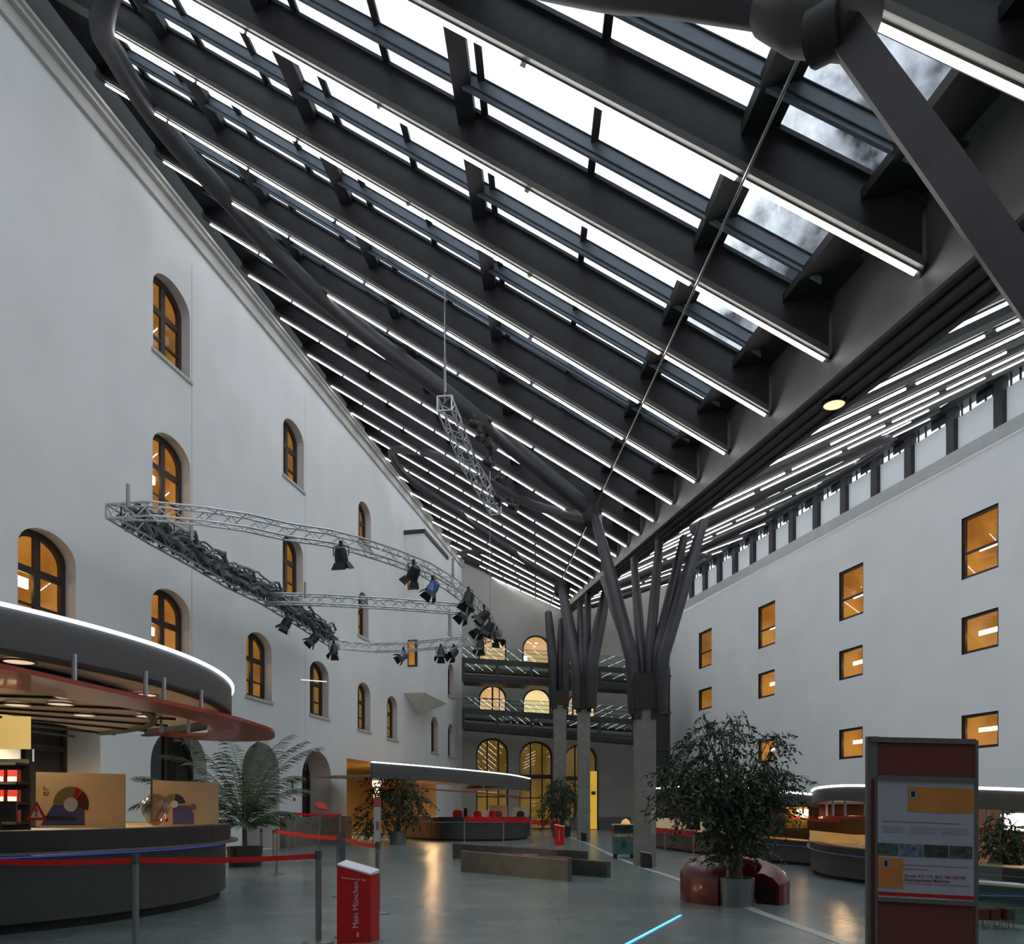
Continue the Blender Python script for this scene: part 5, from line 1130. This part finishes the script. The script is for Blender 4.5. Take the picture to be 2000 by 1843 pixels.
ficus(fb4, 1.2, [((-.3, 0, 2.4), (.9, .7, 1.0), 2), ((.3, 0, 1.8), (.8, .7, .9), 2), ((-1.0, 0, 1.1), (.6, .6, .8), 1.2)], 4200, (.36, .55), .16, 14, 'leafy green plant in grey pot at the left end of middle counter', POTM)
fb5 = G(1958, 13.0)
ficus(fb5, .8, [((0, 0, .95), (.35, .3, .3), 1.5), ((.2, 0, .7), (.3, .3, .3), 1), ((-.12, 0, 1.2), (.15, .2, .2), .5)], 2200, (.2, .3), .09, 15, 'green plant behind the glass case at the right edge', POTM)
def palm(base, potr, ph, fronds, label, seed, sc=1.0):
    R_ = random.Random(seed); root = thing('potted_palm', base, label, 'plant')
    MB().lathe(base, [(0, 0), (potr * .85, 0), (potr, ph), (potr * .92, ph), (potr * .92, ph - .06), (0, ph - .06)], 28).build('pot', KTOP, root, smooth=True)
    c = base + Vector((0, 0, ph + sc * .5)); MB().tube([base + Vector((0, 0, ph - .08)), c], .07, 8, r2=.05).build('trunk', BARK, root)
    for (az, el, L, drop) in fronds:
        st_ = MB(); pts = []
        for k in range(11):
            t = k / 10; r = L * t; ang = el - drop * t * t
            if k == 0: pts.append(c.copy())
            else: pts.append(pts[-1] + Vector((math.cos(az) * math.cos(ang), math.sin(az) * math.cos(ang), math.sin(ang))) * (L / 10))
        st_.tube(pts, .014 * sc, 5, r2=.004)
        for k in range(5, 40):
            t = k / 40 * 10; i = int(t); p = pts[i].lerp(pts[min(i + 1, 10)], t - i); d = (pts[min(i + 1, 10)] - pts[i]).normalized() if i < 10 else (pts[10] - pts[9]).normalized()
            for sg in (-1, 1):
                sd = d.cross(Vector((0, 0, 1))).normalized() * sg; dl = (sd * .8 + d * .7 + Vector((0, 0, -.35 + R_.uniform(-.15, .15)))).normalized(); ll = .42 * sc * math.sin(math.pi * (.12 + .8 * k / 40)) + .08
                w = d * .016 * sc; e = p + dl * ll - Vector((0, 0, ll * .15)); mm_ = p + dl * ll * .5
                st_.add([p - w * .5, p + w * .5, mm_ + w, e, mm_ - w], [(0, 1, 2, 3, 4)])
        st_.build('frond', PALM, root)
pb = G(478, 19.6)
palm(pb, .45, .5, [(3.3, 1.15, 2.9, 1.1), (2.7, 1.0, 2.6, 1.3), (3.9, .95, 2.4, 1.4), (.2, 1.2, 3.0, 1.0), (-.4, 1.05, 2.5, 1.3), (.7, .9, 2.3, 1.2), (1.6, 1.3, 3.0, .8), (4.7, 1.2, 2.6, 1.0), (4.4, .8, 1.9, 1.5), (5.4, .9, 2.0, 1.5), (3.1, .6, 1.9, 1.2), (0, .6, 1.7, 1.3), (5.0, .4, 1.3, 1.0), (3.6, .4, 1.4, 1.0), (5.9, .45, 1.2, .9), (1.0, 1.35, 3.1, .9), (2.2, 1.3, 3.2, .9), (.5, 1.3, 2.9, .9), (3.7, 1.3, 2.9, 1.0)],
     'large feathery palm behind the right end of the round counter', 21)
pb2 = G(395, 18.6)
palm(pb2, .34, .5, [(3.2, 1.1, 2.2, 1.2), (2.8, .8, 2.0, 1.5), (3.6, .8, 1.8, 1.3), (1.9, 1.1, 1.6, 1.2), (4.6, 1.1, 1.6, 1.2), (1.5, 1.2, 1.5, 1), (4.2, .8, 1.7, 1.4)], 'feathery palm behind the second cream screen on the counter', 22)
# ------------------------------------------------------------------ red ring bench round the ficus
def bench(a0, a1, label, f):
    c = Vector((3.54, 12.25, 0)); m = MB(); n = 28; N_ = 6
    root = thing('ring_bench', c + Vector((math.cos((a0 + a1) / 2) * .7, math.sin((a0 + a1) / 2) * .7, 0)), label, 'bench', 'red ring bench segments')
    for k in range(n + 1):
        u = k / n; t = a0 + (a1 - a0) * u; zt = f(u); ri, ro = .42, .84
        prof = [(ri, 0), (ri, zt * .96), (ri + .05, zt), (ri + .14, zt), (ro - .10, zt * .86), (ro, zt * .66), (ro, 0)]
        for r, z in prof: m.v.append(c + Vector((r * math.cos(t), r * math.sin(t), z)))
    for k in range(n):
        for j in range(6): m.f.append((k * 7 + j, (k + 1) * 7 + j, (k + 1) * 7 + j + 1, k * 7 + j + 1))
    m.f += [tuple(range(7)), tuple(n * 7 + j for j in range(7))[::-1]]
    m.build('seat_shell', REDB, root, smooth=True)
    return root
bench(rad(238), rad(95), 'left half of the glossy red ring bench around the ficus pot', lambda u: .60 + .10 * math.sin(u * 1.6))
root = bench(rad(85), rad(-55), 'right half of the glossy red ring bench around the ficus pot', lambda u: .68 - .22 * u * u)
MB().prism([Vector((3.54 + r * math.cos(rad(-56)), 12.25 + r * math.sin(rad(-56)), z)) for r, z in ((.52, .04), (.76, .04), (.76, .26), (.52, .34))], Vector((-.02, -.01, 0))).build('end_opening', BLACK, root)
# ------------------------------------------------------------------ grey planter benches in the centre
def longbench(a, b, h0, h1, label, cus):
    A, B = onfloor(*a), onfloor(*b); d = (B - A).normalized(); sd = Vector((-d.y, d.x, 0))
    root = thing('planter_bench', (A + B) / 2, label, 'bench', 'grey metal benches in the middle of the hall')
    MB().prism([A, B, Vector((B.x, B.y, h1)), Vector((A.x, A.y, h0))], sd * .12).build('front_panel', mat('bench_metal', (.12, .12, .115), .35, .6, noise=.25, nscale=2), root)
    MB().prism([A + Vector((0, 0, h0)), B + Vector((0, 0, h1)), B + Vector((0, 0, h1 + .015)), A + Vector((0, 0, h0 + .015))], sd * .05).build('top_edge', SATIN, root)
    MB().prism([A + sd * 1.2, B + sd * 1.2, Vector((B.x, B.y, h1 * .8)) + sd * 1.2, Vector((A.x, A.y, h0 * .8)) + sd * 1.2], sd * .12).build('rear_panel', MATS['bench_metal'], root)
    for (u0, u1) in cus:
        m = MB(); n = 14; vs = []
        for k in range(n + 1):
            u = u0 + (u1 - u0) * k / n; p = A.lerp(B, u) + sd * (.2 + .35 * math.sin(math.pi * k / n)); z = h0 + (h1 - h0) * u - .02
            vs += [p + Vector((0, 0, z - .1)), p + Vector((0, 0, z)), p + sd * .45 + Vector((0, 0, z)), p + sd * .45 + Vector((0, 0, z - .1))]
        m.v = vs
        for k in range(n):
            for j in range(4): m.f.append((k * 4 + j, k * 4 + 4 + j, k * 4 + 4 + (j + 1) % 4, k * 4 + (j + 1) % 4))
        m.f += [(0, 1, 2, 3), tuple(n * 4 + j for j in (3, 2, 1, 0))]
        m.build('red_cushion', REDB, root)
longbench((900, 1701), (1109, 1721), .47, .42, 'front long grey metal bench with red cushions in the hall centre', ((.3, .55), (.58, .85)))
longbench((884, 1676), (1085, 1690), .43, .40, 'rear long grey metal bench with red cushions in the hall centre', ((.2, .45), (.5, .78)))
# ------------------------------------------------------------------ small things on the floor
def speaker(x, Y, w_, h_, lab):
    p = G(x, Y); root = thing('floor_speaker', p, lab, 'speaker', 'black speakers at the column feet')
    MB().prism([p + Vector((-w_ / 2, 0, 0)), p + Vector((w_ / 2, 0, 0)), p + Vector((w_ / 2 - .02, 0, h_ * .88)), p + Vector((-w_ / 2, 0, h_))], (0, .26, 0)).build('cabinet', BLACK, root)
    MB().prism([p + Vector((-w_ / 2, 0, h_ + .005)), p + Vector((w_ / 2 - .02, 0, h_ * .88 + .005)), p + Vector((w_ / 2 - .02, 0, h_ * .88 + .03)), p + Vector((-w_ / 2, 0, h_ + .03))], (0, .26, 0)).build('pale_top', mat('pale_board', (.4, .4, .38), .7), root)
    MB().box(p + Vector((0, -.006, h_ * .42)), (w_ * .8, .008, h_ * .7)).build('grille', mat('grille', (.02, .02, .022), .8, bump=.5, bscale=200), root)
speaker(1264, 19.0, .26, .38, 'black speaker at the foot of the nearest concrete column'); speaker(1141, 34.6, .26, .42, 'black speaker at the foot of the middle concrete column')
p = G(1092, 31); root = thing('info_stand', p, 'small red information stand far back near the middle column', 'information stand')
MB().prism([p + Vector((-.19, 0, 0)), p + Vector((.19, 0, 0)), p + Vector((.19, 0, .74)), p + Vector((-.19, 0, .82))], (.05, .2, 0)).build('body', RED, root)
MB().prism([p + Vector((-.19, 0, .82)), p + Vector((.19, 0, .74)), p + Vector((.19, 0, .77)), p + Vector((-.19, 0, .85))], (.05, .2, 0)).build('white_top', WHITE, root); MB().box(p + Vector((0, -.01, .4)), (.02, .01, .4)).build('lettering_stripe', PK, root)
p = G(1220, 22.6); root = thing('display_cart', p, 'green glass display cart on wheels left of the nearest column', 'display cart')
MB().box(p + Vector((0, .25, .37)), (.62, .5, .50)).build('lower_case', mat('green_case', (.06, .16, .14), .2, .2, noise=.1), root)
MB().box(p + Vector((0, .25, .86)), (.62, .5, .26)).build('upper_glass', DKGREEN, root)
MB().box(p + Vector((0, .25, .68)), (.62, .5, .10)).build('goods_tray', mat('goods', (.30, .20, .18), .6, noise=.9, nscale=14), root)
MB().box(p + Vector((0, .25, 1.0)), (.66, .54, .025)).build('top', mat('pale_green_edge', (.45, .5, .42), .4), root); MB().box(p + Vector((-.02, -.006, .42)), (.12, .01, .2)).build('blue_label', mat('navy_label', (.01, .03, .08), .5), root)
for k in range(4): MB().tube([p + Vector((-.25 + .5 * (k % 2) - .02, .06 + .38 * (k // 2), .06)), p + Vector((-.21 + .5 * (k % 2), .06 + .38 * (k // 2), .06))], .055, 12).build('wheel', BLACK, root)
q = p + Vector((.06, .2, 1.015)); tag(MB().lathe(q, [(0, 0), (.14, 0), (.12, .08), (.05, .14), (0, .16)], 9).build('orange_item', mat('orange_item', (.85, .45, .15), .5, emit=(1, .5, .2), es=.3)), 'small pale orange figure on top of the glass cart', 'ornament')
p = G(1240, 20.6); root = thing('banner_pole', p, 'tall slim red banner beside the nearest concrete column', 'banner')
MB().box(p + Vector((0, 0, 1.35)), (.075, .05, 1.36)).build('banner', mat('faded_red', (.30, .03, .04), .6), root); MB().box(p + Vector((0, .03, .7)), (.03, .03, 1.4)).build('pole', REDB, root)
# notice strips taped on the nearest column
root = thing('paper_notice', Vector((f1.x + .18, f1.y - .26, 1.0)), 'pale paper strip with small pictures on the nearest concrete column', 'notice')
MB().box((f1.x + .17, f1.y - .256, 1.42), (.13, .006, .45)).build('upper_sheet', mat('notice_pink', (.42, .33, .30), .8, noise=.3, nscale=18), root); MB().box((f1.x + .17, f1.y - .256, 1.0), (.13, .006, .4)).build('lower_sheet', mat('notice_grey', (.26, .24, .23), .8, noise=.3, nscale=18), root)
# white totem, wall posters, lectern
p = G(737, 30.5); root = thing('sign_totem', p, 'slim white sign column with red head before the leafy plant', 'sign column')
zt = atY(0, 1558, 30.5).z; MB().box((p.x, p.y, (zt - .35) / 2), (.26, .14, zt - .35)).build('column_body', mat('totem_white', (.42, .42, .44), .6), root); MB().box((p.x, p.y, zt - .17), (.27, .15, .34)).build('red_head', mat('muted_red', (.40, .07, .08), .5), root); MB().box((p.x + .02, p.y - .075, .8), (.12, .01, .35)).build('red_mark', MATS['muted_red'], root)
root = thing('wall_poster', LW.hit(569, 1535), 'white poster with green lettering on the left wall between arches', 'poster')
a, z0 = LW.sz(560, 1549); b, _ = LW.sz(579, 1549); z1 = LW.sz(569, 1520)[1]
MB().prism([LW.pt(a, z0, -.03), LW.pt(b, z0, -.03), LW.pt(b, z1, -.03), LW.pt(a, z1, -.03)], -LW.n * .02).build('sheet', mat('poster_white', (.52, .56, .54), .6), root)
MB().prism([LW.pt(a + .3, z0 + .2, -.035), LW.pt(b - .3, z0 + .2, -.035), LW.pt(b - .35, z0 + .45, -.035), LW.pt(a + .3, z0 + .45, -.035)], LW.n * .01).build('green_mark', mat('green_ink', (.03, .16, .10), .6), root)
p = G(575, 26.9); root = thing('sign_plate', p + Vector((0, 0, 1.5)), 'small white sign with red top clipped above far left barrier post', 'sign')
MB().box((p.x, p.y, (atY(0, 1548, 26.9).z + atY(0, 1569, 26.9).z) / 2), (.22, .02, .36)).build('plate', WHITE, root); MB().box((p.x, p.y, atY(0, 1545, 26.9).z), (.2, .022, .1)).build('red_header', RED, root); MB().box((p.x, p.y - .015, atY(0, 1561, 26.9).z), (.09, .01, .11)).build('red_mark', RED, root)
p = G(622, 26.2); root = thing('lectern', p, 'red tilted information lectern on a thin stem far left', 'lectern')
a1, a2, a3, a4 = atY(612, 1566, 26.2), atY(632, 1566, 26.2), atY(641, 1580, 25.7), atY(622, 1578, 25.7)
MB().prism([a1, a2, a3, a4], (0, 0, -.05)).build('panel', RED, root); MB().tube([p, (a1 + a3) / 2 - Vector((0, 0, .05))], .035, 8).build('stem', SATIN, root)
